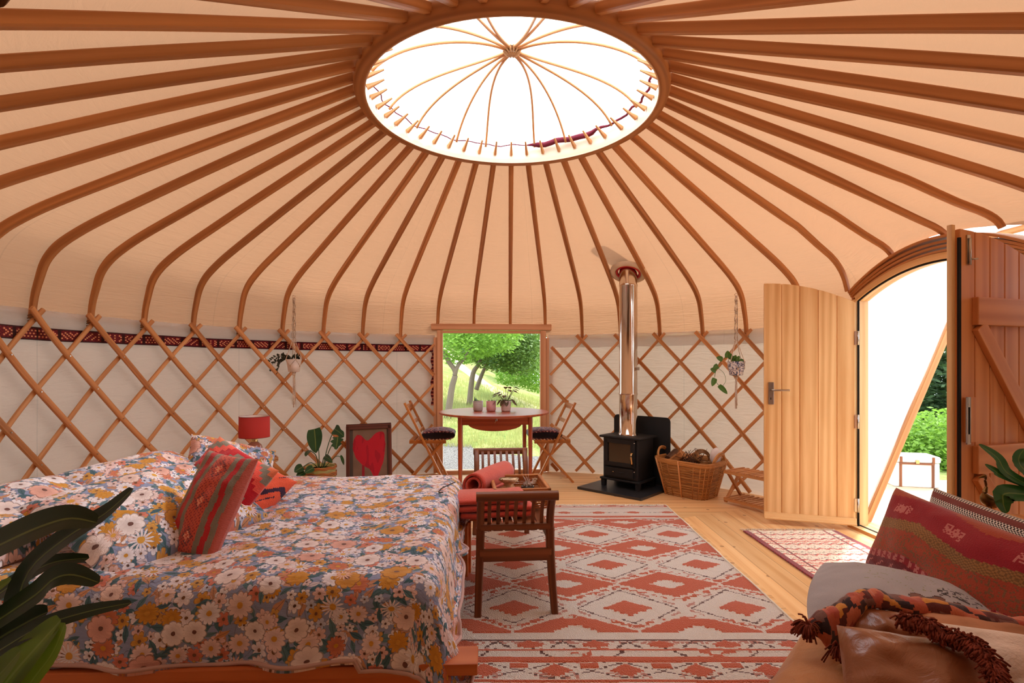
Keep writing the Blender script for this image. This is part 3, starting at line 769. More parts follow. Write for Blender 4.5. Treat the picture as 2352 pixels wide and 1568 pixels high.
def cushion(name, label, cat, w_, h_, t_, c, right, up, mat, colf=None, back=None, group=None, bow=.05, seed=0, res=(30, 30), wr=.012, power=.42, sag=0, partback='back_panel', puff=1.0):
    r = Vector(right).normalized(); u_ = Vector(up); u_ = (u_ - r * u_.dot(r)).normalized(); n_ = r.cross(u_)
    M = Matrix((r, u_, n_)).transposed(); c = Vector(c)
    def shp(u, v, sgn):
        a, b = 2 * u - 1, 2 * v - 1
        x = w_ / 2 * a * (1 - bow * (1 - b * b)); y = h_ / 2 * b * (1 - bow * (1 - a * a))
        z = sgn * t_ / 2 * ((1 - a * a) ** power) * ((1 - b * b) ** power) * puff
        edge = (1 - a ** 4) * (1 - b ** 4)
        z += sgn * wr * edge * fb(a * 2.6 + seed, b * 2.6, seed) + sgn * wr * .6 * (1 - edge) * fb(a * 7 + seed, b * 7, seed + 3) * min(1, 4 * (1 - max(abs(a), abs(b))))
        z += sag * (a * a - .4) + wr * .5 * fb(a * 1.5, b * 1.5, seed + 9)
        return c + M @ Vector((x, y, z))
    nu, nv = res
    m = MB(); m.grid(lambda u, v: shp(u, v, 1), nu, nv, lambda u, v: (u * w_ + seed * .37, v * h_ + seed * .21), colf=colf)
    if back is None: m.grid(lambda u, v: shp(u, v, -1), nu, nv, lambda u, v: (u * w_, v * h_), colf=colf, flip=True)
    o = m.build(name, mat); tag(o, label, cat, group)
    if back is not None:
        m = MB(); m.grid(lambda u, v: shp(u, v, -1), nu // 2, nv // 2, lambda u, v: (u * w_, v * h_), flip=True); m.build(partback, back, o)
    return o
def BP(x, y, z): return bed0 + BM @ Vector((x, y, z))
GP = 'floral pillows at the head of the bed'
cushion('pillow', 'big floral pillow propped at the front of the bed head, left of the striped cushion', 'pillow', .66, .46, .20, at(318, 1204, 1.80) + Vector((-.02, .14, .0)), (.30, 1, .04), (-.86, .10, .42), FLORAL, back=MAUVE, group=GP, seed=1.3, wr=.02)
cushion('pillow', 'floral pillow lying flat at the left edge of the bed head behind the palm leaves', 'pillow', .68, .46, .17, (-1.72, 1.86 - CY, .645), (.12, 1, 0), (-.94, .1, .30), FLORAL, back=MAUVE, group=GP, seed=4.1, wr=.02)
cushion('pillow', 'floral pillow behind the big front pillow, showing a mustard flower at its corner', 'pillow', .62, .44, .18, (-1.62, 2.42 - CY, .640), (.18, 1, .02), (-.86, .1, .42), FLORAL, back=MAUVE, group=GP, seed=7.9, wr=.02)
cushion('pillow', 'floral pillow standing tallest at the far side of the bed, just under the red lamp', 'pillow', .42, .34, .15, tuple(at(530, 1080, 2.72)), (.80, .58, -.30), (-.46, .40, .80), FLORAL, back=MAUVE, group=GP, seed=2.7, wr=.02)

GREY = lin((134, 126, 112)); RED = lin((188, 46, 50)); SAL = lin((186, 94, 82)); DKR = lin((156, 30, 38)); PNK = lin((226, 62, 86))
def stripes(u, v):
    x = u + .01 * sin(v * 20)
    for lim, c in ((.07, SAL), (.16, GREY), (.27, RED), (.36, GREY), (.66, None), (.75, GREY), (.84, RED), (.93, GREY), (1.1, SAL)):
        if x < lim:
            if c: return c
            yy = (v * 3.0) % 1; dd = abs(x - .51) / .15 + abs(yy - .5) / .36
            h = (int(u * 60) * 31 + int(v * 90) * 17) % 5
            if dd < .45: return lin((236, 160, 130)) if h < 3 else lin((214, 86, 70))
            if dd < .9: return lin((190, 84, 72)) if h < 3 else lin((120, 66, 70))
            return lin((204, 92, 74)) if h < 4 else lin((150, 60, 62))
def stepped(u, v):
    a = abs(u - .5) * 2; b = abs(v - .5) * 2; k = int((a + b) * 7 + .001 * 0) / 7.0
    s_ = (int(a * 9) + int(b * 9)) / 9.0
    if s_ < .55: return PNK
    if s_ < .80: return GREY
    if s_ < 1.12: return lin((186, 26, 38))
    if s_ < 1.35: return lin((232, 92, 78))
    return GREY if s_ < 1.6 else lin((222, 120, 82))
def zigzag(u, v):
    OR = lin((228, 96, 66)); NV = lin((62, 42, 66)); YE = lin((224, 152, 92))
    k = (u * 3 + .15) % 1; y = v * 2.6
    tooth = abs(k - .5) * 1.1
    f_ = (y - tooth) % 1.3
    if .0 < f_ < .26: return NV
    if .95 < f_ < 1.02 and k > .5: return NV
    if u < .2: return YE if v > .3 else OR
    return OR
ATT = attrmat('kilim_wool')
cushion('cushion', 'kilim cushion with red, grey and salmon stripes leaning foremost on the bed', 'cushion', .225, .37, .11, at(484, 1158, 1.87), (.95, -.28, -.10), (.17, .42, .86), ATT, stripes, seed=3, res=(60, 70), group='kilim cushions on the bed')
cushion('cushion', 'pink and grey stepped kilim cushion behind the striped cushion on the bed', 'cushion', .33, .35, .12, at(502, 1122, 2.16), (.93, -.26, -.42), (.22, .50, .78), ATT, stepped, seed=5, res=(72, 72), group='kilim cushions on the bed')
cushion('cushion', 'orange kilim cushion with navy zigzags, rightmost of the cushions on the bed', 'cushion', .31, .31, .11, at(562, 1130, 2.36), (.86, -.10, -.40), (-.10, .62, .62), ATT, zigzag, seed=6, res=(60, 60), group='kilim cushions on the bed')

# ============================================================ BENCH, TOWELS, TRAY
NY = radians(4.7)
bn = thing('slatted_bench', 'dark wooden bench with scrolled slatted ends standing at the foot of the bed', 'bench', (-.028, 3.10 - CY, 0), NY)
Lb, Wb = 1.30, .335
for sy in (-1, 1):
    ye = sy * Lb / 2
    curve = [(ye - sy * .11, .405), (ye - sy * .105, .455), (ye - sy * .075, .52), (ye - sy * .03, .572), (ye - sy * .0, .588)]
    cv = spline([Vector((0, y, z)) for y, z in curve], 12)
    for sx in (-1, 1):
        m = MB(); m.sweep([Vector((sx * Wb / 2, p.y, p.z)) for p in cv], rrect(.036, .034, .2, 1), ups=[Vector((0, sy, .3))] * 13); m.build('end_post', W_DARK, bn, bevel=.002)
        lg = spline([Vector((sx * (Wb / 2 - .0), ye - sy * .115, .405)), Vector((sx * (Wb / 2 + .002), ye - sy * .112, .30)), Vector((sx * (Wb / 2 + .008), ye - sy * .085, .14)), Vector((sx * (Wb / 2 + .014), ye - sy * .045, 0))], 10)
        m = MB(); m.sweep(lg, rrect(.040, .040, .15, 1), ups=[Vector((0, sy, .2))] * 11, scale=lambda t: (1.05 - .25 * t, 1.1 - .3 * t)); m.build('leg', W_DARK, bn)
        m = MB(); m.prism([(ye - sy * .13, .365), (ye - sy * .20, .365), (ye - sy * .13, .31)], sx * Wb / 2 - .012, sx * Wb / 2 + .012, Matrix(((0, 0, 1), (1, 0, 0), (0, 1, 0)))); m.build('bracket', W_DARK, bn)
    m = MB()
    e = cv[-1]; m.sweep([Vector((-Wb / 2 - .022, e.y, e.z - .006)), Vector((0, e.y, e.z - .006)), Vector((Wb / 2 + .022, e.y, e.z - .006))], rrect(.040, .044, .42, 4), smooth=False)
    m.build('top_rail', W_DARK, bn)
    m = MB(); m.box((0, ye - sy * .11, .412), (Wb, .036, .028), grain=0); m.build('bottom_rail', W_DARK, bn, bevel=.002)
    m = MB(); m.box((0, ye - sy * .10, .278), (Wb + .01, .022, .056), grain=0); m.build('stretcher', W_DARK, bn, bevel=.002)
    for i in range(7):
        x = -Wb / 2 + Wb * (i + 1) / 8
        m = MB(); m.sweep([Vector((x, p.y, p.z)) for p in cv[:-1]], [(-.0085, -.005), (.0085, -.005), (.0085, .005), (-.0085, .005)], ups=[Vector((0, sy, .3))] * 12); m.build('slat', W_DARK, bn)
for i in range(6):
    m = MB(); m.box((-Wb / 2 + .03 + i * (Wb - .06) / 5, 0, .398), (.045, Lb - .22, .018), grain=1); m.build('seat_slat', W_DARK, bn, bevel=.002)
for sx in (-1, 1):
    m = MB(); m.box((sx * (Wb / 2 - .006), 0, .368), (.022, Lb - .23, .045), grain=1); m.build('seat_rail', W_DARK, bn, bevel=.002)
def NP(x, y, z): return Vector((-.028, 3.10 - CY, 0)) + rot(NY) @ Vector((x, y, z))

g = G('coral_terry'); n_ = g.noise(g.tc('Object'), 240, 2); n2 = g.noise(g.tc('Object'), 14, 4)
col = g.mix(n2, lin((218, 92, 72)), lin((188, 62, 50))); g.bump(n_, .8, .004); g.b.inputs['Sheen Weight'].default_value = .5
TERRY = g.done(col, .95, 0, .1)
# folded towel on the near end
m = MB(); path = []
lay = 3; hw_ = .165
for k in range(lay):
    z = .438 + k * .033; xs = [-hw_, -hw_ * .5, 0, hw_ * .5, hw_]
    if k % 2: xs = xs[::-1]
    ext = [(xs[0] - (.0 if k else 0), z)]
    for x in xs: path.append((x * (1 + .03 * k), z + .006 * fb(x * 8, k)))
    if k < lay - 1:
        s_ = 1 if xs[-1] > 0 else -1
        path += [(xs[-1] + s_ * .03, z + .006), (xs[-1] + s_ * .036, z + .0165), (xs[-1] + s_ * .03, z + .027)]
P = spline([(x, 0, z) for x, z in path], 90)
C0 = at(1126, 1170, 2.78); TMx = rot(radians(10))
def towel(u, v):
    i = u * 90; k = min(int(i), 89); p = P[k].lerp(P[k + 1], i - k); yy = (v - .5) * .25
    zz = p.z + .004 * fb(p.x * 9, yy * 9, p.z * 30) + (.020 * (1 - (2 * v - 1) ** 2) * (p.z - .45) / .09) - .02 * max(0, abs(2 * v - 1) - .7)
    if p.x < -.12: zz += .0
    return Vector((C0.x, C0.y, 0)) + TMx @ Vector((p.x, yy + .012 * fb(p.x * 5, p.z * 20), zz))
m.grid(towel, 110, 14, lambda u, v: (u, v * .3)); o = m.build('towel', TERRY, solid=.026, offset=0, subdiv=1)
tag(o, 'coral terry towel folded flat on the near end of the bench', 'towel', 'coral towels on the bench')
# rolled towel behind
A0 = at(1088, 1112, 2.98); A1 = at(1160, 1096, 3.36); A0.z = .510; A1.z = .515
ax = (A1 - A0).normalized(); sd = ax.cross(Vector((0, 0, 1))).normalized(); upv = sd.cross(ax)
def roll(u, v):
    th = -2.2 + u * 4.6 * pi; r = .028 + .044 * (u * 1.0)
    p = A0.lerp(A1, v); k = 1 + .08 * sin(v * 3)
    return p + sd * (r * cos(th) * 1.05 * k) + upv * (r * sin(th) * k) + ax * (.01 * sin(th))
m = MB(); m.grid(roll, 90, 14, lambda u, v: (u, v * .4)); o = m.build('towel', TERRY, solid=.013, offset=0)
tag(o, 'coral terry towel rolled up behind the folded one, beside the wicker tray', 'towel', 'coral towels on the bench')
# tray
WICK = wood('wicker', (206, 134, 72), (136, 74, 34), .6, 60, .3, .1)
ty = NY + radians(1.0); tc0 = at(1191, 1110, 3.03)
tr_ = thing('wicker_tray', 'square wicker tray with raised sides standing on the bench', 'tray', (tc0.x, tc0.y, .408), ty)
m = MB()
for z in [0.012 + .012 * i for i in range(8)]:
    for (p, q) in (((-.14, -.18), (.14, -.18)), ((.14, -.18), (.14, .18)), ((.14, .18), (-.14, .18)), ((-.14, .18), (-.14, -.18))):
        n = 14; pts = []
        dd = Vector((q[0] - p[0], q[1] - p[1], 0)); nn = Vector((dd.y, -dd.x, 0)).normalized()
        for i in range(n * 2 + 1): t = i / (n * 2); pts.append(Vector((p[0], p[1], z)) + dd * t + nn * (.003 * (1 if (i + int(z * 90)) % 2 else -1)))
        m.tube(pts, .0042, 4, caps=False)
m.build('woven_side', WICK, tr_)
m = MB()
for (a_, b_) in (((-.145, -.185), (.145, -.185)), ((.145, -.185), (.145, .185)), ((.145, .185), (-.145, .185)), ((-.145, .185), (-.145, -.185))):
    m.box(((a_[0] + b_[0]) / 2, (a_[1] + b_[1]) / 2, .110), (abs(a_[0] - b_[0]) + .02, abs(a_[1] - b_[1]) + .02, .018))
m.build('rim', WICK, tr_, bevel=.005)
m = MB()
for i in range(23): m.box((-.137 + i * .0125, 0, .052), (.004, .35, .004), grain=1)
for i in range(29): m.box((0, -.174 + i * .0125, .055), (.28, .004, .004), grain=0)
m.build('woven_base', WICK, tr_)
def TP(x, y, z): return Vector((tc0.x, tc0.y, .408)) + rot(ty) @ Vector((x, y, z))
# carved soapstone holder, little black dish with a twig of crystals
rockm = plain('carved_stone', (206, 182, 150), .8, 0, .2, .28, 26, .5, 70)
m = MB()
def rock(u, v):
    a = 2 * pi * u; b = v; r = (.050 - .018 * sin(b * pi * 1.0) + .010 * sin(b * 9)) * (1 + .22 * fb(cos(a) * 2, sin(a) * 2, b * 5))
    return TP(-.055 + r * cos(a) * 1.05, .0 + r * sin(a) * .8, .060 + b * .075)
m.grid(rock, 24, 12, wrapu=True); m.grid(lambda u, v: TP(-.055 + .045 * v * cos(2 * pi * u), .036 * v * sin(2 * pi * u), .131 + .01 * fb(cos(6.28 * u) * 3 * v, sin(6.28 * u) * 3 * v, 2)), 24, 4, wrapu=True, flip=True)
tag(m.build('stone_ornament', rockm), 'rough pale stone ornament standing in the wicker tray', 'ornament')
m = MB(); m.lathe([(.001, .0), (.026, .0), (.036, .012), (.038, .026), (.033, .026), (.030, .014), (.001, .010)], TP(.055, .02, .060), 28); dish = m.build('dish', plain('glazed_black', (30, 34, 38), .12, 0, .6))
tag(dish, 'small glossy black dish in the wicker tray', 'dish')
m = MB()
for i in range(9):
    a = i * 2.4; base = TP(.055, .02, .072); tip = base + Vector((.02 * cos(a) * (1 + .4 * (i % 3)), .016 * sin(a), .04 + .055 * ((i * 7) % 5) / 5)); m.tube([base, (base + tip) / 2 + Vector((.004, 0, .004)), tip], lambda t: .0036 * (1 - .6 * t), 5)
for i in range(26):
    a = i * 2.4; b = TP(.055, .02, .082) + Vector((.022 * cos(a), .018 * sin(a), .006 * (i % 3))); m.tube([b, b + Vector((.003, .002, .012))], .005, 5)
tag(m.build('dried_posy', plain('dried_grey', (190, 172, 160), .8, 0, .2, .2, 60)), 'little dried grey posy standing in the black dish', 'dried posy')
m = MB()
P0 = at(1044, 1172, 2.72); pts = spline([at(1046, 1166, 2.72), at(1032, 1176, 2.66), at(1018, 1190, 2.60), at(1012, 1205, 2.56), at(1008, 1224, 2.50), at(1018, 1222, 2.50)], 30)
pts = [Vector((p.x, p.y, max(p.z, .588))) for p in pts]
m.tube(pts, .0028, 5); tag(m.build('dark_lace', cord), 'thin dark lace trailing from the folded towel over the duvet', 'lace')
# ============================================================ TABLE AND FOLDING CHAIRS
tb = Vector((-.175, 5.20 - CY, 0)); TY = radians(4.5)
tbl = thing('round_table', 'round reddish teak table on four tapered legs in front of the window', 'table', tuple(tb), TY)
m = MB(); m.lathe([(.001, .738), (.528, .738), (.534, .731), (.531, .722), (.50, .714), (.001, .714)], k=72, smooth=False)
m.uv = [[(p[0] if False else v_[0] , v_[1]) for p, v_ in zip(a, [(m.v[i].y, m.v[i].x) for i in f])] for a, f in zip(m.uv, m.f)]
m.build('tabletop', W_TEAK, tbl)
lx, ly = .325, .27
for sx in (-1, 1):
    for sy in (-1, 1):
        m = MB(); m.sweep([(sx * lx, sy * ly, .0), (sx * lx, sy * ly, .3), (sx * lx, sy * ly, .714)], rrect(.042, .042, .3, 2), lambda t: None if False else (0, 1, 0)) if False else m.sweep([(sx * lx, sy * ly, .0), (sx * lx, sy * ly, .3), (sx * lx, sy * ly, .714)], rrect(.042, .042, .3, 2), (0, 1, 0), lambda t: (.58 + .42 * min(1, t * 1.4), .58 + .42 * min(1, t * 1.4)))
        m.build('leg', W_TEAK, tbl)
for sy in (-1, 1):
    m = MB(); m.box((0, sy * ly, .674), (lx * 2 - .04, .02, .078), grain=0); m.build('apron', W_TEAK, tbl, bevel=.002)
for sx in (-1, 1):
    m = MB(); m.box((sx * lx, 0, .674), (.02, ly * 2 - .04, .078), grain=1); m.build('apron', W_TEAK, tbl, bevel=.002)
m = MB(); m.prism([(-.25, .64)] + [(.25 * cos(t), .64 - .068 * sin(t)) for t in [pi - pi * i / 24 for i in range(25)]][::-1][::1], -.012, .012, Matrix(((1, 0, 0), (0, 0, -1), (0, 1, 0))), (0, -ly + .05, 0), grain=0)
m.build('curved_panel', W_TEAK, tbl)
m = MB(); m.box((.01, -ly - .016, .690), (.014, .012, .036)); m.tube([(.006, -ly - .018, .705), (.0, -ly - .03, .675), (-.004, -ly - .02, .655)], .004, 6); m.build('clasp', STEEL, tbl, bevel=.002)

def chair(name, label, x0, s, group):
    """folding chair seen from the side; s=+1 faces right; x0,y0 = middle of the seat on the floor"""
    t = thing(name, label, 'chair', (x0[0], x0[1], 0), x0[2], group)
    hw_ = .18
    for sy in (-1, 1):
        y = sy * hw_
        m = MB(); m.beam((-s * .225, y, .81), (s * .175, y, .0), .022, .036, up=(0, 1, 0)); m.build('back_post', W_CHAIR, t, bevel=.002)
        y = sy * (hw_ - .027)
        m = MB(); m.beam((s * .15, y, .405), (-s * .21, y, .0), .022, .036, up=(0, 1, 0)); m.build('leg', W_CHAIR, t, bevel=.002)
    for z, hgt in ((.765, .055),):
        xx = -s * .225 + s * .40 * (.81 - z) / .81
        m = MB(); m.box((xx, 0, z), (.016, hw_ * 2, hgt), rot(y=0), 1); m.build('back_rail', W_CHAIR, t, bevel=.003)
    for z in (.62, .52):
        xx = -s * .225 + s * .40 * (.81 - z) / .81
        m = MB(); m.box((xx, 0, z), (.012, hw_ * 2, .04), None, 1); m.build('back_slat', W_CHAIR, t, bevel=.002)
    m = MB()
    for sy in (-1, 1): m.box((s * .0, sy * (hw_ - .05), .412), (.37, .022, .03), grain=0)
    m.build('seat_frame', W_CHAIR, t, bevel=.002)
    for i in range(6):
        m = MB(); m.box((-s * .155 + s * i * .062, 0, .433), (.048, hw_ * 2 - .04, .012), grain=1); m.build('seat_slat', W_CHAIR, t, bevel=.0015)
    m = MB(); m.box((-s * .15, 0, .06), (.02, hw_ * 2 - .04, .03), grain=1); m.build('stretcher', W_CHAIR, t, bevel=.002)
    return t
chair('folding_chair', 'wooden folding chair left of the round table facing right', (at(985, 1010, 5.50).x, 5.52 - CY, radians(3)), 1, 'wooden folding chairs at the table')
chair('folding_chair', 'wooden folding chair right of the round table facing left', (at(1264, 1010, 5.52).x, 5.54 - CY, radians(6)), -1, 'wooden folding chairs at the table')
def seatcol(u, v):
    h = (int(u * 34) * 13 + int(v * 34) * 7 + int(u * 17) * int(v * 17)) % 11
    if min(u, v, 1 - u, 1 - v) < .03: return lin((26, 16, 24))
    d = abs(u - .5) + abs(v - .5)
    if abs((d * 9) % 1 - .5) < .13: return lin((176, 110, 96)) if h % 3 else lin((96, 30, 44))
    return lin((88, 26, 42)) if h < 7 else (lin((48, 22, 34)) if h < 10 else lin((206, 150, 128)))
for px, lab, yy in ((1008, 'dark burgundy patterned seat cushion on the left folding chair', 5.52), (1249, 'dark burgundy patterned seat cushion on the right folding chair', 5.54)):
    c = Vector((at(px, 992, 5.5).x, yy - CY, .480))
    o = cushion('seat_cushion', lab, 'seat cushion', .34, .34, .13, c, (1, .08, 0), (-.08, 1, 0), attrmat('seat_wool', weave=160), seatcol, group='burgundy seat cushions on the folding chairs', seed=px * .01, res=(44, 44), wr=.006, power=.3, bow=.02)
    m = MB(); r_ = rrect(.30, .30, .25, 5); m.prism([(a, b) for a, b in r_], -.034, .0, rot(radians(5)), c + Vector((0, 0, -.004))); m.build('cushion_base', plain('black_cloth', (26, 22, 28), .9), o, bevel=.006)
    m = MB()
    for q in range(9):
        a = -.14 + q * .035; m.lathe([(.001, -.006), (.006, 0), (.001, .006)], c + Vector((a, -.168 + a * .0, -.040)), 8)
    m.build('bobbles', plain('white_wool', (226, 214, 196), .9), o)['kind'] = 'stuff'

# pots on the table
def sp(px, Y): return Vector((at(px, 940, Y).x, Y - CY, .739))
def potmat(nm, a, b, freq):
    g = G(nm); x, y, z = g.sep(g.tc('Object'))
    s_ = g.math('GREATER_THAN', g.math('FRACT', g.math('MULTIPLY', z, freq)), .62)
    n = g.noise(g.tc('Object'), 60, 2)
    return g.done(g.mix(s_, g.mix(n, lin(a), tuple(v * .8 for v in lin(a)[:3]) + (1,)), lin(b)), .45, 0, .4)
def pot(px, Y, mt, lab, r=.050, h=.100):
    c = sp(px, Y); t = thing('plant_pot', lab, 'potted plant', tuple(c), 0, 'potted plants on the round table')
    m = MB(); m.lathe([(r * .8, 0), (r * .92, .012), (r, h), (r * .9, h), (r * .86, h - .01)], k=32); m.build('pot', mt, t)
    m = MB(); m.lathe([(.001, h - .012), (r * .87, h - .012)], k=20); m.build('soil', plain('soil', (48, 34, 24), .95, bump=.6), t)
    return t
SUC = leafmat('succulent_green', (92, 128, 84), (60, 96, 66), .5, .1)
t = pot(1098, 5.22, potmat('pot_grey', (196, 186, 180), (150, 140, 142), 110), 'grey banded pot with upright cactus stems, left on the table')
m = MB()
for i, (dx, dy, h) in enumerate(((-.03, 0, .07), (-.018, .012, .055), (-.006, -.004, .045), (.004, .012, .036), (-.024, -.014, .05))):
    m.tube([(dx, dy, .06), (dx - .002, dy, .06 + h * .6), (dx - .003, dy, .07 + h)], lambda q: .0065 * (1 - .5 * max(0, q - .6) / .4), 7)
m.build('cactus_stems', SUC, t)
t = pot(1128, 5.22, potmat('pot_pink', (198, 112, 118), (226, 206, 196), 80), 'pink and white banded pot with low succulents, middle on the table')
m = MB()
for i in range(36):
    a = i * 2.399; r = .034 * sqrt((i + 1) / 36); m.tube([(r * cos(a), r * sin(a), .07), (r * cos(a) * 1.2, r * sin(a) * 1.2, .084 + .012 * (i % 3))], lambda q: .004 * (1 - .7 * q), 5)
m.build('succulent', SUC, t)
t = pot(1162, 5.20, potmat('pot_pale', (206, 182, 178), (236, 226, 216), 95), 'pale banded pot with a bushy bronze-leaved begonia, right on the table')
def blade(m, base, tip, w_, bend=(0, 0, 0), n=8, cup=.15, up=None, fold=.25, wf=None, lobes=0):
    """a leaf blade from base to tip, widest in the middle"""
    base, tip = Vector(base), Vector(tip); mid = (base + tip) / 2 + Vector(bend)
    def cen(t): return base * (1 - t) ** 2 + mid * 2 * t * (1 - t) + tip * t * t
    ax_ = (tip - base).normalized(); upv_ = Vector(up) if up else Vector((0, 0, 1)); sd_ = ax_.cross(upv_)
    if sd_.length < .1: sd_ = ax_.cross(Vector((0, 1, .2)))
    sd_.normalize(); nn = sd_.cross(ax_)
    wf = wf or (lambda t: sin(pi * min(1, t * .92 + .08)) ** .7)
    def f(u, v):
        s_ = (2 * u - 1); ww = w_ / 2 * wf(v)
        if lobes: ww *= 1 - .45 * abs(sin(v * pi * lobes)) ** 3 * abs(s_)
        return cen(v) + sd_ * (s_ * ww) + nn * (fold * abs(s_) * ww - cup * w_ * sin(pi * v))
    m.grid(f, 6, n, None)
BEG = leafmat('begonia_bronze', (104, 74, 58), (70, 66, 46), .5, .2)
m = MB(); rnd = random.Random(4)
for i in range(22):
    a = i * 2.399; e = .02 + .05 * rnd.random(); b = Vector((.012 * cos(a), .012 * sin(a), .075)); h = .03 + .085 * rnd.random() if i > 7 else .0 - .03 * rnd.random()
    tip0 = b + Vector((e * cos(a), e * sin(a) * .8, max(h, .0) + .01)); tip = tip0 + Vector((.045 * cos(a), .03 * sin(a), -.018 if i > 7 else -.05))
    m.tube([b, tip0], .0014, 4, caps=False); blade(m, tip0, tip, .036, (0, 0, .012), 6)
for i_ in range(len(m.v)): m.v[i_] = Vector((m.v[i_].x * 1.25, m.v[i_].y * 1.25, m.v[i_].z * 1.2 + .008))
m.build('leaves', BEG, t)

# ============================================================ STOVE
SA = radians(-42.5)
hb = thing('stove_hearth', 'square black slate hearth with an upright heat shield under the stove', 'hearth', (1.085, 5.115 - CY, 0), SA)
SLATE = plain('slate', (42, 44, 48), .35, 0, .5, .1, 5, .15, 40)
m = MB(); m.box((0, 0, .012), (.68, .62, .024)); m.build('slab', SLATE, hb, bevel=.003)
m = MB(); m.prism([(a, b + .352) for a, b in rrect(.62, .66, .07, 5)], -.004, .004, Matrix(((1, 0, 0), (0, 0, -1), (0, 1, 0))), (.01, .290, .0)); m.build('heat_shield', plain('shield_black', (34, 36, 38), .6, .1, .3, .06), hb)
sx0, sy0 = 1.125, 5.165 - CY
st = thing('wood_stove', 'small black cast iron wood stove with a glazed door and tall steel flue', 'wood stove', (sx0, sy0, .024), SA)
m = MB(); m.box((0, 0, .275), (.375, .30, .385)); m.build('body', BLACK, st, bevel=.008)
m = MB(); m.box((0, 0, .478), (.435, .36, .022)); m.build('top_plate', BLACK, st, bevel=.008)
m = MB(); m.box((0, 0, .075), (.43, .345, .02)); m.build('bottom_plate', BLACK, st, bevel=.006)
for a in (-1, 1):
    for b in (-1, 1):
        m = MB(); m.box((a * .185, b * .14, .035), (.04, .04, .07), taper=(1.1, 1.1)); m.build('leg', BLACK, st, bevel=.004)
m = MB()
dx, dz = .325, .265
for q in (((0, -.163, .445), (dx, .022, .045)), ((0, -.163, .225), (dx, .022, .035)), ((-dx / 2 + .02, -.163, .335), (.042, .022, .225)), ((dx / 2 - .02, -.163, .335), (.042, .022, .225))): m.box(*q)
fd = m.build('door', BLACK, st, bevel=.003)
m = MB(); m.box((0, -.160, .335), (.245, .004, .19)); m.build('door_glass', plain('stove_glass', (40, 30, 26), .08, 0, .8, .1), fd)
m = MB(); m.box((0, -.120, .335), (.25, .004, .20)); m.build('firebox_back', plain('firebrick', (120, 78, 50), .9, 0, .1, .3, 20), fd)
m = MB()
for i in range(6): m.beam((-.10, -.1585, .30 + i * .012), (.11, -.1585, .262 + i * .014 + .01 * (i % 2)), .003, .006)
m.build('glass_streak', plain('ash_streak', (96, 76, 66), .5, 0, .3, .2, 30), fd)
BRASS = plain('brass', (206, 170, 116), .25, 1, .5)
m = MB(); m.tube(spline([(.148, -.176, .345), (.148, -.20, .340), (.146, -.205, .315), (.150, -.196, .27), (.146, -.190, .245)], 10), lambda q: .007 + .002 * q, 8); m.tube([(.148, -.17, .345), (.148, -.205, .345)], .008, 8); m.build('door_handle', BRASS, fd)
m = MB(); m.box((-.005, -.160, .150), (.30, .022, .085)); m.box((.03, -.174, .150), (.06, .006, .012)); ash = m.build('ash_door', BLACK, st, bevel=.003)
m = MB(); m.lathe([(.001, -.006), (.008, 0), (.001, .006)], (-.06, -.176, .152), 10); m.build('knob', BRASS, ash)
m = MB(); 
for (x, z) in ((.165, .440), (.165, .175)): m.lathe([(.001, -.007), (.008, 0), (.001, .007)], (x, -.176, z), 10)
m.build('hinge_studs', STEEL, fd)
g = G('polished_flue'); n_ = g.noise(g.map(g.tc('Object'), (6, 6, .4)), 3, 2); g.bump(n_, .25, .02)
FLUE = g.done(lin((206, 192, 178)), .12, 1, .5)
m = MB(); zt_ = roof_z(hypot(sx0, sy0)) + .5
m.lathe([(.092, .488), (.092, .505), (.086, .510), (.086, .87), (.090, .875), (.090, .893), (.0865, .90), (.0865, 1.92), (.089, 1.925), (.089, 1.94), (.0865, 1.945), (.0865, zt_)], (0, 0, 0), 40, caps=False); m.build('flue_pipe', FLUE, st)
m = MB(); m.box((.10, .0, 1.13), (.04, .012, .03)); m.build('flue_bracket', STEEL, st, bevel=.003)
# flashing where the flue leaves the roof
fc_ = Vector((sx0, sy0, 0)); rr0 = hypot(sx0, sy0); e_ = Vector((sx0 / rr0, sy0 / rr0, 0)); s2 = Vector((e_.y, -e_.x, 0))
sl = (roof_z(rr0 + .12) - roof_z(rr0 - .12)) / .24; zz = roof_z(rr0)
tang = (e_ + Vector((0, 0, sl))).normalized(); nn_ = s2.cross(tang); FM = Matrix((s2, tang, nn_)).transposed()
if nn_.z > 0: FM = Matrix((-s2, tang, -nn_)).transposed()
cf = fc_ + Vector((0, 0, zz + .0))
fl = thing('flue_collar', 'round cream collar with a red silicone seal where the flue passes the roof', 'flue collar', tuple(cf), 0)
m = MB(); m.lathe([(.172, -.012), (.175, .012), (.135, .022), (.120, .012), (.120, -.012), (.172, -.012)], (0, 0, 0), 40, M=FM); m.build('plate', plain('cream_plate', (232, 214, 184), .5), fl)
m = MB(); m.lathe([(.121, .004), (.114, .018), (.10, .012), (.096, -.004), (.121, .004)], (0, 0, 0), 36, M=FM); m.build('seal', plain('red_silicone', (206, 28, 34), .4, 0, .4), fl)

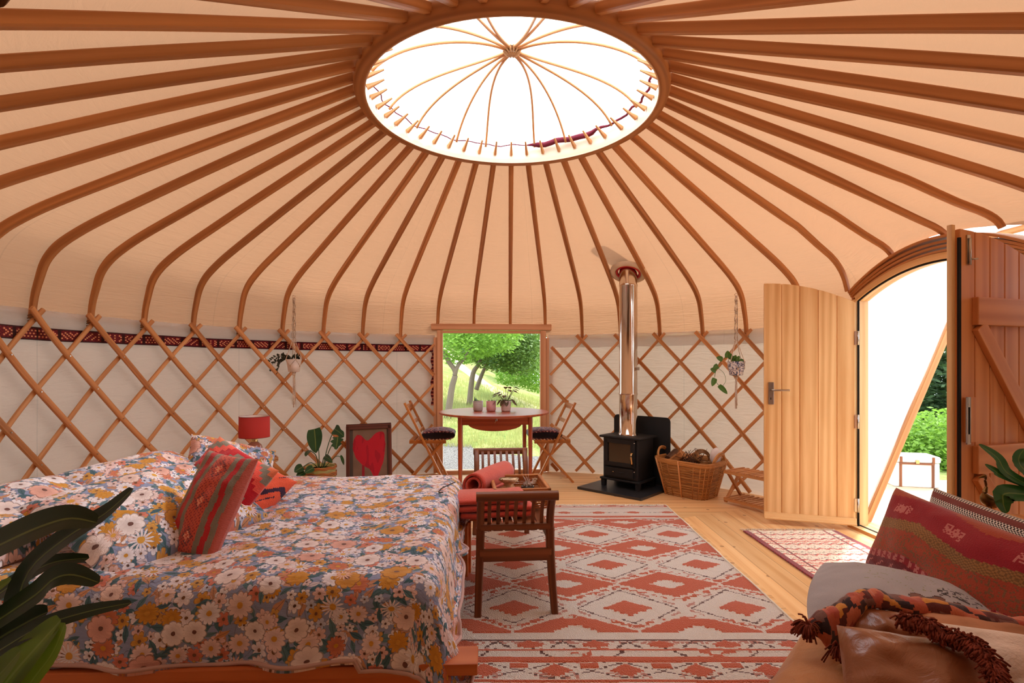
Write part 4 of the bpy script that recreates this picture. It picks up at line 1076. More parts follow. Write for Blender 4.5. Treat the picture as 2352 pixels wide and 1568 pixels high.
# ============================================================ LOG BASKET
bx = Vector((1.635, 4.90 - CY, 0)); BA = radians(-46)
bk = thing('log_basket', 'big woven wicker log basket with two ear handles between stove and shoe rack', 'basket', tuple(bx), BA)
def ring_pts(z, n, ph=0, amp=.0):
    t = z / .31; w_ = (.40 + .15 * t) / 2; d_ = (.30 + .12 * t) / 2; out = []
    for i in range(n + 1):
        a = 2 * pi * i / n; c, s_ = cos(a), sin(a); e = .45
        x = w_ * math.copysign(abs(c) ** e, c); y = d_ * math.copysign(abs(s_) ** e, s_)
        k = 1 + amp * sin(a * 22 + ph); out.append(Vector((x * k, y * k, z + .006 * sin(a * 2) * t)))
    return out
WB = wood('basket_wicker', (214, 156, 92), (130, 80, 40), .5, 40, .3, .16)
m = MB()
for q in range(25): m.tube(ring_pts(.008 + q * .0118, 132, pi * (q % 2), .014), .0063, 5, caps=False)
m.build('woven_side', WB, bk)
m = MB()
for q in range(4): m.tube(ring_pts(.302 + q * .009, 80, q, .006), .010, 6, caps=False)
m.build('rim', WB, bk)
m = MB()
for i in range(22):
    a = 2 * pi * (i + .25) / 22
    P = []
    for z in (.0, .1, .2, .30):
        rp = ring_pts(z, 88); P.append(rp[int((a / (2 * pi)) * 88) % 88] * 1.0)
    m.tube([Vector((p.x * 1.02, p.y * 1.02, p.z)) for p in P], .005, 5)
m.build('stakes', WB, bk)
for i in (21, 30, 60, 70):
    m = MB(); P = []
    for z in (.0, .1, .2, .33):
        p = ring_pts(z, 88)[(i + 36) % 88]; P.append(Vector((p.x * 1.05, p.y * 1.05, p.z)))
    m.tube(P, .008, 5); m.build('strap', W_RAFT2, bk)
for s_ in (-1, 1):
    m = MB(); P = [Vector((s_ * (.265 + .025 * sin(pi * i / 12)), .10 * cos(pi * i / 12), .325 + .085 * sin(pi * i / 12))) for i in range(13)]
    m.tube(P, .011, 7); m.tube([p + Vector((s_ * .006, 0, -.012)) for p in P], .009, 7); m.build('handle', WB, bk)
m = MB(); rp = ring_pts(.02, 40)[:-1]; m.v += rp; m.face(list(range(40)), [(p.x, p.y) for p in rp]); m.build('base', WB, bk)
def BKP(x, y, z): return bx + rot(BA) @ Vector((x, y, z))
LOGM = wood('split_log', (204, 146, 90), (150, 92, 50), .8, 30, .08, .12)
LOGB = wood('log_bark', (120, 88, 66), (70, 50, 40), .9, 40, .2, .12)
def log(lab, a, b, r, mt=LOGM, k=5):
    m = MB(); m.sweep([a, (Vector(a) + Vector(b)) / 2, b], [(r * cos(2 * pi * i / k + .4) * (1 + .15 * (i % 2)), r * sin(2 * pi * i / k + .4)) for i in range(k)], (0, 0, 1))
    tag(m.build('log', mt, bevel=.004), lab, 'log', 'firewood in the log basket')
log('pale split log leaning out of the basket, front of the firewood', BKP(-.17, -.06, .27), BKP(-.02, -.05, .37) + Vector((-.02, .0, .01)), .042)
log('pale split log lying deepest in the basket at its left', BKP(-.20, .06, .24), BKP(.02, .10, .34), .045)
log('grey-barked log leaning at the basket rim nearest the stove', BKP(-.21, -.02, .30), BKP(-.19, .10, .36), .038, LOGB, 8)
log('pale split log buried below the twigs in the basket middle', BKP(-.05, -.10, .22), BKP(.15, .05, .27), .045)
twm = plain('twig_brown', (104, 76, 60), .85, 0, .2, .25, 30)
m = MB(); rnd = random.Random(3)
for i in range(46):
    b = BKP(-.06 + .16 * rnd.random(), -.09 + .12 * rnd.random(), .29); d = Vector((rnd.uniform(-.13, .12), rnd.uniform(-.08, .08), rnd.uniform(.03, .14)))
    m.tube(spline([b, b + d * .5 + Vector((rnd.uniform(-.02, .02), 0, .01)), b + d], 6), lambda q: .0042 * (1 - .5 * q), 5)
tag(m.build('kindling_twigs', twm), 'bundle of thin dark kindling twigs on top of the logs', 'kindling', kind='stuff')
m = MB()
for i in range(4):
    c = BKP(.125, -.01, .345 + i * .004); r = .052 + .006 * i
    m.tube([c + Vector((r * cos(t), .02 * sin(t) + .006 * i, r * .8 * sin(t) + .01)) for t in [2 * pi * q / 22 for q in range(23)]], .005, 6)
tag(m.build('vine_coil', plain('vine', (136, 96, 60), .8, 0, .2, .2, 30)), 'coil of dry brown vine on the right of the kindling', 'vine coil')
m = MB(); cc = BKP(.215, .06, .36)
m.grid(lambda u, v: cc + Vector(((.052 + .006 * fb(u * 9, v * 6)) * sin(pi * v) * cos(2 * pi * u), .035 * sin(pi * v) * sin(2 * pi * u), -.075 * cos(pi * v) * (1 + .1 * fb(u * 5, v * 5, 2)) + .01)), 26, 16, wrapu=True)
tag(m.build('paper_bag', plain('crumpled_white', (232, 226, 224), .7, 0, .3, .04, 12, .7, 26)), 'crumpled white bag tucked behind the right basket handle', 'bag')

# ============================================================ SHOE RACK
sk0 = Vector((1.80, 4.56 - CY, 0)); SK = atan2(-.33, .20)
rk = thing('shoe_rack', 'low folding wooden rack with two slatted shelves half hidden by the oak door leaf', 'rack', tuple(sk0), SK)
for zc in (.045, .275):
    for y in (.02, .25):
        m = MB(); m.box((.30, y, zc), (.60, .022, .024)); m.build('shelf_rail', W_ASH, rk, bevel=.002)
    for i in range(13):
        m = MB(); m.box((.02 + i * .046, .135, zc + .014), (.022, .25, .008), grain=1); m.build('shelf_slat', W_ASH, rk, bevel=.001, seg=1)
for x in (.012, .588):
    m = MB(); m.beam((x, .02, .02), (x, .25, .285), .016, .028, up=(1, 0, 0)); m.build('leg', W_ASH, rk, bevel=.002)
    m = MB(); m.beam((x + .018, .25, .0), (x + .018, .02, .285), .016, .028, up=(1, 0, 0)); m.build('leg', W_ASH, rk, bevel=.002)

# ============================================================ PAINTING, MONSTERA, SIDE TABLE, LAMP
pc = at(849, 1032, 5.18); pnt = thing('heart_painting', 'brown framed canvas painted with a crooked red heart leaning on the left trellis', 'painting', (at(849, 1000, 5.18).x, 5.18 - CY, 0), radians(6))
PT = Matrix.Rotation(radians(-9), 3, 'X') @ Matrix.Rotation(radians(-2.0), 3, 'Y')
HP = spline([(a_, b_, 0) for a_, b_ in ((.36, .66), (.30, .80), (.22, .84), (.14, .76), (.12, .60), (.20, .46), (.36, .34), (.50, .28), (.60, .16), (.66, .12), (.74, .22), (.84, .40), (.89, .62), (.88, .80), (.82, .87), (.68, .86), (.56, .78), (.50, .73), (.42, .74), (.36, .80), (.30, .84), (.22, .845), (.14, .76))], 110)
HP = [(p.x, p.y) for p in spline([(a_, b_, 0) for a_, b_ in ((.22, .84), (.14, .76), (.12, .60), (.20, .46), (.36, .34), (.50, .28), (.60, .16), (.66, .12), (.74, .22), (.84, .40), (.89, .62), (.88, .80), (.82, .87), (.68, .86), (.56, .78), (.48, .74), (.40, .76), (.32, .82), (.22, .84))], 90)]
def heart(u, v):
    u_, v_ = u + .012 * fb(u * 12, v * 12), v + .012 * fb(u * 12, v * 12, 5); ins = False
    for (x1, y1), (x2, y2) in zip(HP, HP[1:]):
        if (y1 > v_) != (y2 > v_) and u_ < (x2 - x1) * (v_ - y1) / (y2 - y1) + x1: ins = not ins
    if ins: return lin((186, 38, 54)) if fb(u * 12, v * 5) > -.15 else lin((164, 34, 50))
    if v < .35 and abs(u - .36) < .035: return lin((150, 44, 56))
    b = .5 + .5 * fb(u * 4, v * 9, 3)
    if u < .12 or u > .93: return lin((84, 76, 70))
    return lin((118 + int(16 * b), 98 + int(12 * b), 84 + int(10 * b)))
m = MB(); pw, ph = .40, .60
M0 = Matrix.Rotation(radians(90), 3, 'X'); PMX = PT @ M0
m.grid(lambda u, v: PMX @ Vector(((u - .5) * pw, v * ph + .01, .014)), 110, 150, lambda u, v: (u * pw, v * ph), smooth=False, colf=heart)
m.build('painted_canvas', attrmat('painted_cloth', .8, .2, 200, .3, .06, 0), pnt)
DKF = wood('dark_frame_wood', (112, 62, 50), (62, 36, 32), .5, 40, .06)
for (c, s_) in (((0, ph - .01, .012), (pw + .03, .055, .032)), ((0, .012, .012), (pw + .03, .03, .032)), ((-pw / 2, ph / 2, .012), (.034, ph, .032)), ((pw / 2, ph / 2, .012), (.034, ph, .032))):
    m = MB(); m.box(PMX @ Vector(c), s_, PMX); m.build('frame_bar', DKF, pnt, bevel=.002)

mp = at(736, 1070, 4.80); mo = thing('monstera_plant', 'young monstera with big glossy leaves in a basket pot behind the bed', 'plant', (mp.x, mp.y, 0))
m = MB(); m.lathe([(.10, .0), (.125, .12), (.135, .275), (.128, .285), (.118, .28), (.115, .25)], k=40); m.build('pot', plain('olive_pot', (168, 160, 96), .5, 0, .3, .12, 12), mo)
m = MB()
for z in (.20, .215, .23, .268, .28): m.tube([Vector(((.137) * cos(t), .137 * sin(t), z + .004 * sin(9 * t + z * 50))) for t in [2 * pi * q / 60 for q in range(61)]], .006, 5, caps=False)
m.build('pot_basket', WICK, mo)
m = MB(); m.lathe([(.001, .255), (.116, .255)], k=20); m.build('soil', plain('soil', (48, 34, 24), .95, bump=.6), mo)
MON = leafmat('monstera_green', (46, 92, 52), (24, 62, 36), .28, .12)
def heartw(t): return (sin(pi * min(1, .16 + t * .84)) ** .55) * (1 - .25 * t) if t < .98 else .05
for (px, pyb, pyt, dxp, w_, Yl, lb) in ((722, 985, 1040, 4, .15, 4.66, 0), (768, 985, 1003, 22, .12, 4.78, 1), (776, 1003, 1032, -4, .13, 4.70, 3), (712, 1034, 1048, -10, .05, 4.72, 0), (746, 1048, 1062, 18, .06, 4.7, 0)):
    base = at(px, pyb, Yl); tip = at(px + dxp, pyt, Yl - .10); m = MB(); off_ = Vector((mp.x, mp.y, 0))
    blade(m, base - off_, tip - off_, w_, (0, -.03, .02), 12, .12, up=(0, -1, .15), fold=.18, wf=heartw, lobes=lb); m.build('leaf', MON, mo)
    m = MB(); m.tube(spline([Vector(((px - 736) * .0006, 0, .25)), (base - off_) * .5 + Vector((.0, .02, .16)), base - off_], 10), .0042, 5); m.build('leaf_stem', SUC, mo)
for (px, py, w_) in ((686, 1078, .09), (710, 1080, .075), (690, 1090, .07)):
    base = at(px + 10, py - 6, 4.62); tip = at(px - 10, py + 6, 4.58); m = MB(); off_ = Vector((mp.x, mp.y, 0))
    blade(m, base - off_, tip - off_, w_, (0, 0, .01), 8, .05, up=(0, -1, .4), wf=heartw); m.build('leaf', MON, mo)
m = MB(); off_ = Vector((mp.x, mp.y, 0)); m.tube(spline([Vector((-.02, 0, .26)), at(715, 1062, 4.7) - off_, at(696, 1072, 4.62) - off_], 8), .004, 5)
m.tube(spline([Vector((.03, 0, .26)), at(770, 1049, 4.8) - off_, at(782, 1049, 4.8) - off_], 8), .003, 5); m.build('leaf_stem', SUC, mo)
m = MB(); blade(m, at(783, 1045, 4.8) - off_, at(790, 1068, 4.78) - off_, .028, (0, 0, .01), 8, up=(0, -1, 0)); m.build('leaf', MON, mo)

sc_ = Vector((at(594, 1050, 4.10).x, 4.12 - CY, 0))
sb = thing('bamboo_stool', 'small round bamboo side table holding the red lamp by the far bed corner', 'side table', tuple(sc_))
BAM = wood('bamboo', (206, 142, 72), (140, 82, 36), .4, 30, .2, .08)
m = MB(); m.lathe([(.001, .452), (.115, .452), (.12, .446), (.001, .442)], k=32, smooth=False); m.build('top_panel', BAM, sb)
m = MB()
for r, z in ((.125, .462), (.125, .448), (.118, .470), (.12, .20)): m.tube([Vector((r * cos(t), r * sin(t), z)) for t in [2 * pi * q / 40 for q in range(41)]], .008, 6, caps=False)
m.build('bamboo_ring', BAM, sb)
for a in (20, 110, 200, 290):
    e = rc(a); m = MB(); m.tube([e * .108 + Vector((0, 0, .46)), e * .115 + Vector((0, 0, .25)), e * .135], .009, 7); m.build('leg', BAM, sb)
lp = Vector((at(580, 1020, 4.05).x, 4.08 - CY, .471))
lm = thing('table_lamp', 'lamp with a brick red drum shade on a pink glass bottle base', 'lamp', tuple(lp))
g = G('red_shade'); g.bump(g.noise(g.map(g.tc('Object'), (30, 30, 1)), 9, 1), .1, .002); g.done(lin((186, 62, 58)), .85, 0, .1)
SH = g.m
m = MB(); m.lathe([(.109, .165), (.108, .325), (.106, .325), (.107, .165), (.109, .165)], k=48); ls = m.build('lamp_shade', SH, lm)
m = MB(); m.lathe([(.1052, .166), (.1045, .3245)], k=48, caps=False); m.build('shade_lining', plain('white_lining', (238, 230, 226), .8), ls)
m = MB(); 
for z, r in ((.166, .1085), (.3245, .1075)): m.tube([Vector((r * cos(t), r * sin(t), z)) for t in [2 * pi * q / 48 for q in range(49)]], .0016, 5, caps=False)
m.build('shade_edge', plain('dark_red_trim', (110, 34, 38), .8), ls)
g = G('pink_glass'); g.done(lin((206, 140, 122)), .12, 0, .6); g.b.inputs['Transmission Weight'].default_value = .55
m = MB(); m.lathe([(.052, .0), (.056, .01), (.056, .085), (.050, .105), (.030, .125), (.022, .133), (.022, .15), (.026, .155), (.001, .156)], k=36); m.build('glass_base', g.m, lm)
m = MB(); m.lathe([(.024, .125), (.026, .150), (.016, .17), (.012, .20), (.001, .20)], k=20, caps=False); m.build('lamp_fitting', BRASS, lm)

# ============================================================ HANGING PLANTERS
COTTON = plain('macrame_cotton', (222, 204, 186), .9, 0, .1, .12, 90)
def planter(lab, hook, pot_z, tail_z, r, h, potm):
    t = thing('hanging_planter', lab, 'hanging planter', tuple(hook), 0, 'macrame planters hung from the rafters')
    zk = pot_z + h + .17 - hook.z; ztop = pot_z + h - hook.z; zb = pot_z - hook.z
    m = MB()
    m.tube([Vector((.012 * cos(q), 0, .012 + .012 * sin(q))) for q in [2 * pi * i / 12 for i in range(13)]], .003, 5)
    for a in range(4):
        e = Vector((cos(a * pi / 2 + .6), sin(a * pi / 2 + .6), 0))
        up_ = [e * .008, e * .012 + Vector((0, 0, zk * .5)), e * .014 + Vector((0, 0, zk))]
        P = spline(up_, 16); m.tube([p + Vector((.003 * sin(i * 2.1 + a), .003 * cos(i * 2.1 + a), 0)) for i, p in enumerate(P)], .0042, 6)
        for s_ in (-1, 1):
            e2 = Vector((cos(a * pi / 2 + .6 + s_ * .75), sin(a * pi / 2 + .6 + s_ * .75), 0))
            m.tube([e * .012 + Vector((0, 0, zk)), e * (r + .004) + Vector((0, 0, ztop)), e2 * (r * .9 + .003) + Vector((0, 0, (ztop + zb) / 2)), Vector((0, 0, zb - .012)) + e2 * .012], .0034, 5)
    m.build('macrame_cords', COTTON, t)
    m = MB(); m.lathe([(.001, zb - .035), (.014, zb - .03), (.016, zb - .012), (.001, zb - .005)], k=12); m.build('knot', COTTON, t)
    m = MB()
    for i in range(14):
        a = i * 2.4; q = .011 * (i % 4) / 3; L = tail_z - hook.z + .03 * (i % 3)
        m.tube(spline([Vector((q * cos(a), q * sin(a), zb - .03)), Vector((q * 1.3 * cos(a) + .004 * sin(i), q * 1.3 * sin(a), (zb + L) / 2)), Vector((q * 1.7 * cos(a), q * 1.7 * sin(a), L))], 6), .0026, 4)
    o = m.build('tassel', COTTON, t); o['kind'] = 'stuff'
    m = MB(); m.lathe([(r * .68, zb), (r * .74, zb + .004), (r, ztop), (r * .93, ztop), (r * .9, ztop - .02)], k=32); m.build('pot', potm, t)
    m = MB(); m.lathe([(.001, ztop - .012), (r * .92, ztop - .012)], k=20); m.build('soil', plain('soil', (48, 34, 24), .95, bump=.6), t)
    return t, ztop
hk = Vector((at(673, 690, 4.86).x, 4.88 - CY, 1.80))
t, zt_ = planter('white potted plant with small dark leaves hanging in macrame on the left side', hk, 1.125, .80, .066, .115, plain('marbled_white', (226, 214, 206), .5, 0, .4, .08, 14))
DKL = leafmat('dark_small_leaf', (60, 62, 48), (36, 40, 36), .5, .1)
m = MB(); rnd = random.Random(8)
for s_ in range(7):
    b = Vector((-.03, 0, zt_)); tipx = -.10 - .09 * rnd.random(); P = spline([b, b + Vector((tipx * .5, rnd.uniform(-.03, .03), .05 * rnd.random())), b + Vector((tipx, rnd.uniform(-.04, .04), -.02 - .11 * rnd.random()))], 12); m.tube(P, .0015, 4, caps=False)
    for p in P[3:]:
        a = rnd.uniform(0, 6.28); blade(m, p, p + Vector((.026 * cos(a), -.01, .026 * sin(a) * .8)), .016, (0, 0, 0), 4, .05, up=(0, -1, 0))
for i in range(14):
    a = rnd.uniform(0, 6.28); b = Vector((rnd.uniform(-.04, .04), rnd.uniform(-.04, .04), zt_)); blade(m, b, b + Vector((.04 * cos(a), .03 * sin(a), .015 + .045 * rnd.random())), .024, (0, 0, .01), 5)
m.build('leaves', DKL, t)
g = G('blue_white_glaze'); v_ = g.tc('Object'); nz = g.noise(v_, 34, 3, .6, 2.0); k = g.ramp(nz, [(.50, (0, 0, 0)), (.53, (1, 1, 1))]); BW = g.done(g.mix(k, lin((232, 228, 228)), lin((70, 84, 120))), .25, 0, .5)
hk = Vector((at(1693, 680, 4.72).x, 4.74 - CY, 1.80))
t, zt_ = planter('blue and white patterned pot with trailing ivy hanging in macrame beside the oak door leaf', hk, 1.095, .80, .076, .125, BW)
IVY = leafmat('ivy_green', (96, 142, 62), (60, 104, 44), .45, .25)
m = MB()
vine = spline([Vector((-.03, 0, zt_)), Vector((-.08, -.02, zt_ + .035)), Vector((-.15, -.03, zt_ + .0)), Vector((-.19, -.03, zt_ - .08)), Vector((-.20, -.03, zt_ - .16)), Vector((-.16, -.03, zt_ - .22))], 26)
m.tube(vine, .0022, 5, caps=False)
v2 = spline([vine[14], vine[14] + Vector((.06, 0, -.05)), vine[14] + Vector((.075, 0, -.12)), vine[14] + Vector((.05, 0, -.16))], 10); m.tube(v2, .0016, 4, caps=False)
for i, (dx, dz, w_) in ((3, (-.02, .05, .05)), (6, (.0, .06, .055)), (9, (-.06, .02, .05)), (13, (-.05, -.03, .055)), (16, (-.055, .02, .05)), (20, (-.03, -.07, .055)), (25, (.07, -.075, .05)), (1, (.03, .05, .04))):
    p = vine[i]; blade(m, p, p + Vector((dx, -.015, dz)), w_, (0, -.01, .005), 7, .08, up=(0, -1, 0), wf=heartw)
for i in range(7):
    a = i * .9; b = Vector((.03 * cos(a * 2), .03 * sin(a * 2), zt_)); blade(m, b, b + Vector((.05 * cos(a), .02, .05 * abs(sin(a)) + .01)), .036, (0, 0, .01), 6, up=(0, -1, .2), wf=heartw)
m.build('trailing_leaves', IVY, t)
# ============================================================ RUGS
RUST = lin((212, 98, 60)); CREAM = lin((242, 232, 220)); DKB = lin((96, 56, 48)); PKH = lin((206, 140, 122))
rx0, rx1, ry0, ry1 = -.275, 1.285, 1.72, 4.45
def rug_col(x, y):
    """x, y in metres, camera frame; woven in little knots"""
    qx, qy = .0105, .0078
    x = (math.floor(x / qx) + .5) * qx; y = (math.floor(y / qy) + .5) * qy; n = (math.sin(x * 913 + y * 711) * 437.5) % 1
    def stripe(a, b): return a <= y < b
    p = .548; u0 = ((x - .01) / p) % 1; du = (u0 - .5) * p          # du = distance from the big-diamond columns
    su = ((u0 + .5) % 1 - .5) * p                                      # distance from the small-diamond columns
    if y < 1.93:
        for a, b in ((1.74, 1.77), (1.80, 1.815), (1.86, 1.90)):
            if stripe(a, b): return RUST
        return CREAM
    for a, b in ((1.965, 1.985), (2.098, 2.136), (2.180, 2.194), (4.105, 4.14), (4.385, 4.41)):
        if stripe(a, b): return RUST
    if stripe(2.263, 2.272) or stripe(4.055, 4.065) or stripe(4.335, 4.343): return DKB
    if stripe(1.99, 2.09):
        c = ((x - .03) % .274) - .137; t = abs(c) / .137; v = (y - 2.04) / .05
        if abs(c) / .062 + abs(v) < 1: return RUST
        if abs(abs(c) / .137 + abs(v) * .9 - 1) < .05: return DKB
        if abs(c) > .10 and v > .35: return RUST
        return PKH if (v < -.3 and abs(c) < .08 and n < .5) else CREAM
    if stripe(2.20, 2.262):
        c = ((x + .06) % .274) - .137; v = (y - 2.228) / .035
        if abs(c) / .07 + abs(v) < 1: return RUST
        if v > .3 and n < .45: return PKH
        if abs(abs(c) - .11 - (y - 2.23)) < .007: return DKB
        return CREAM
    if stripe(2.272, 2.33): return CREAM
    if stripe(4.065, 4.105) or stripe(4.14, 4.335) or stripe(4.343, 4.385):
        if stripe(4.19, 4.28):
            c = (x % .274) - .137
            if abs(c) / .075 + abs(y - 4.235) / .03 < 1: return RUST
            if abs(y - 4.235) < .006 and n < .5: return DKB
        return CREAM
    q = .562; vy = (y - 2.566) / q
    v_small = (vy + .5) % 1 - .5; dv = v_small * q                    # rows of small diamonds
    v_big = vy % 1 - .5; db = v_big * q                               # rows of big diamonds
    if y < 2.46: dv = y - 2.566; db = y - 2.34 + .0; big_on = True
    k_s = abs(su) / .118 + abs(dv) / .080
    if k_s < 1 and 2.46 < y < 3.80: return RUST
    k_b = abs(du) / .275 + abs(db) / .165
    if y > 3.92: k_b = abs(du) / .30 + abs(db) / .12
    if k_b < .36: return CREAM
    if k_b < 1.0: return RUST
    if 1.0 <= k_b < 1.12: return CREAM
    if 1.12 <= k_b < 1.30 and ((int((x + 10) / .0405) + int((y + 10) / .027)) % 3 != 0): return RUST if n < .93 else CREAM
    k_z = abs(du) / .275 + abs(db) / .235
    if abs(k_z - 1.32) < .022: return DKB
    if abs(k_z - 1.17) < .05 and (int((x + 10) / .054) % 2) and n < .7: return PKH
    return CREAM
m = MB(); NX, NY_ = 240, 470
def rz(x, y): return .014 + .0022 * fb(x * 2.0, y * 2.0) + (.004 if False else 0)
rugc = {}
def cf_(u, v):
    return rug_col(rx0 + (rx1 - rx0) * u, ry0 + (ry1 - ry0) * v)
def rugp(u, v):
    x = rx0 + (rx1 - rx0) * u; y = ry0 + (ry1 - ry0) * v
    c = rug_col(x, y); z = rz(x, y) + (.005 if c is RUST else (.003 if fb(x * 5, y * 5) > 0 else .001))
    e = .006 * fb(y * 2.3, 1.7); return (x + e * (1 if u > .5 else .5), y - CY, z)
m.grid(rugp, NX, NY_, lambda u, v: (u * 1.56, v * 2.73), smooth=True, colf=cf_)
g = G('rug_wool'); a = g.n('ShaderNodeVertexColor', layer_name='weave').outputs[0]
n = g.noise(g.tc('UV'), 260, 2); pile = g.vor(g.tc('UV'), 170, 1)['Distance']
k = g.math('ADD', .68, g.math('MULTIPLY', n, .62)); col = g.mix(1.0, a, g.comb(k, k, k), 'MULTIPLY')
ln = g.wave(g.map(g.tc('UV'), (1, 1, 1)), 60, 1.5, 1, d='Y'); col = g.mix(g.math('MULTIPLY', ln, .16), col, lin((120, 96, 84)))
g.bump(g.math('ADD', pile, n), .9, .006); g.b.inputs['Sheen Weight'].default_value = .3; g.done(col, .95, 0, .05)
rug = m.build('area_rug', g.m, solid=.012, offset=-1)
tag(rug, 'large cream rug with rust red stepped diamonds between bed and stove', 'rug')
FR = plain('rug_fringe', (232, 222, 206), .95)
m = MB(); rnd = random.Random(5)
for i in range(120):
    x = rx0 + (rx1 - rx0) * (i + rnd.random() * .6) / 120; y = ry1 - CY
    m.tube([(x, y - .004, .014), (x + rnd.uniform(-.01, .01), y + .03, .014 + .006 * rnd.random()), (x + rnd.uniform(-.018, .018), y + .055 + .02 * rnd.random(), .006)], lambda q: .0042 * (1 - .3 * q), 5)
    m.tube([(x, y - .002, .016), (x + .004, y + .010, .02), (x, y + .02, .014)], .005, 5)
o = m.build('fringe', FR, rug); o['kind'] = 'stuff'
for q_ in (0.0, 1.0):
    m = MB(); m.tube([Vector(rugp(q_, i / 100)) for i in range(101)], .006, 5); m.build('bound_edge', FR, rug)

kx0, kx1, ky0, ky1 = 1.645, 2.31, 2.62, 3.80
def kil(u, v):
    t = v * 118; n = (math.sin(u * 613 + v * 911) * 437.5) % 1
    if u < .06 or u > .94: return lin((150, 40, 44)) if (int(t) + int(u * 90)) % 3 else lin((100, 30, 36))
    if abs(u - .14) < .012 or abs(u - .86) < .012: return lin((70, 40, 36)) if int(t) % 2 else lin((190, 70, 60))
    b = v * 12 + .1 * math.sin(u * 60); f_ = b % 1; k = int(b) % 4
    if f_ < .16: return lin((196, 74, 62)) if int(u * 60 + t) % 2 else lin((222, 120, 96))
    if f_ < .20: return lin((90, 64, 52))
    if k == 1 and .4 < f_ < .75: return lin((204, 92, 76)) if (int(u * 40) + int(f_ * 9)) % 2 else lin((232, 190, 160))
    if k == 3 and .45 < f_ < .62: return lin((130, 120, 90)) if n < .4 else lin((224, 206, 178))
    if abs(f_ - .5) < .03: return lin((110, 84, 70)) if n < .6 else CREAM
    return lin((234, 218, 192)) if n < .85 else lin((214, 176, 150))
m = MB(); m.grid(lambda u, v: (kx0 + (kx1 - kx0) * u + .03 * (1 - v) * .6, ky0 + (ky1 - ky0) * v - CY + .006 * fb(u * 5, 1), .009 + .003 * fb(u * 4, v * 6)), 90, 150, lambda u, v: (u * .66, v * 1.2), colf=kil)
kr = m.build('kilim_runner', attrmat('kilim_wool'), solid=.007, offset=-1); tag(kr, 'small striped red and cream kilim mat lying in front of the doorway', 'mat')
m = MB()
for i in range(70):
    x = kx0 + (kx1 - kx0) * (i + rnd.random() * .5) / 70; y = ky1 - CY
    m.tube([(x, y, .010), (x + rnd.uniform(-.01, .01), y + .025, .012), (x + rnd.uniform(-.015, .015), y + .05, .004)], .0024, 4)
o = m.build('fringe', FR, kr); o['kind'] = 'stuff'

# ============================================================ SOFA AND ITS CUSHIONS
g = G('tan_leather'); v_ = g.tc('Object'); n1 = g.noise(v_, 3.2, 4, .6, .6); n2 = g.vor(v_, 260, 1, '3D')['Distance']; cr = g.noise(v_, 11, 5, .65, 1.6)
col = g.ramp(n1, [(.25, lin((148, 90, 50))), (.55, lin((178, 118, 72))), (.8, lin((196, 140, 90)))])
col = g.mix(g.math('MULTIPLY', g.ramp(cr, [(.30, (1, 1, 1)), (.46, (0, 0, 0))]), .3), col, lin((122, 64, 30)))
g.bump(g.math('ADD', g.math('MULTIPLY', n2, .12), cr), .35, .012); LEATH = g.done(col, .36, 0, .45)
g = G('dark_leather'); v_ = g.tc('Object'); cr = g.noise(v_, 14, 5, .65, 1.8); n1 = g.noise(v_, 4, 4)
col = g.ramp(n1, [(.25, lin((122, 72, 46))), (.6, lin((150, 94, 62))), (.85, lin((168, 112, 80)))]); g.bump(cr, .32, .010); LEATH2 = g.done(col, .28, 0, .5)
se = Vector((-.67, -.745, 0)).normalized(); sdn = Vector((.745, -.67, 0)).normalized()
so = Vector((1.425, 2.27 - CY, 0))
sofa = thing('sofa', 'low tan leather sofa with rounded edges in the right foreground', 'sofa', tuple(so))
SM = Matrix((se, sdn, Vector((0, 0, 1)))).transposed()
def slab(m, x0, x1, y0, y1, z0, z1, e=.28, nx=40, seed=0, puff=.02, ez=.35):
    cx, cy_, cz = (x0 + x1) / 2, (y0 + y1) / 2, (z0 + z1) / 2; hx, hy, hz = (x1 - x0) / 2, (y1 - y0) / 2, (z1 - z0) / 2
    def f(u, v):
        a = 2 * pi * u; b = -pi / 2 + pi * v; ca, sa, cb, sb_ = cos(a), sin(a), cos(b), sin(b)
        k = math.copysign(abs(cb) ** ez, cb); x = math.copysign(abs(ca) ** e, ca) * k; y = math.copysign(abs(sa) ** e, sa) * k; z = math.copysign(abs(sb_) ** ez, sb_)
        n_ = puff * fb(x * 2 + seed, y * 2, z * 2 + seed) + puff * .35 * fb(x * 6 + seed, y * 6, z * 5)
        return SM @ Vector((cx + hx * x, cy_ + hy * y, cz + hz * z)) + (SM @ Vector((x, y, z))) * n_
    m.grid(f, 64, 34, lambda u, v: (u, v), wrapu=True)
m = MB(); slab(m, 0, 1.40, .0, .84, .02, .395, .3, seed=1, puff=.018, ez=.40); m.build('seat', LEATH, sofa)
m = MB(); slab(m, .02, 1.38, .62, .85, .30, .70, .4, seed=4, ez=.5); m.build('backrest', LEATH, sofa)
m = MB()
P = [SM @ Vector((.03 + 1.34 * i / 40, -.006, .235 + .004 * sin(i))) for i in range(41)]; m.tube(P, .006, 5); m.build('piping', LEATH, sofa)
def redk(u, v):
    MAR = lin((112, 22, 32)); RR = lin((142, 28, 38)); RU = lin((158, 66, 40)); OL = lin((150, 104, 58)); PIN = lin((186, 108, 100))
    n = (math.sin(u * 733 + v * 1211) * 437.5) % 1
    zz = .12 * abs(((u * 1.6) % 1) - .5) * 2; y = v + zz
    h = (int(u * 70) * 7 + int(v * 40) * 3) % 5
    if y < .26: return PIN if (h == 0 and .10 < y < .22) else MAR
    if y < .34: return PIN if int(u * 44) % 2 and n < .8 else RR
    if y < .62: return RU if (n < .75) else lin((122, 80, 50))
    if y < .74: return OL if (int(u * 90) + int(v * 70)) % 2 else lin((118, 82, 44))
    if y < 1.02: return PIN if (abs(((u * 3) % 1) - .5) < .16 and abs(y - .87) < .05 and n < .7) else RR
    return RU
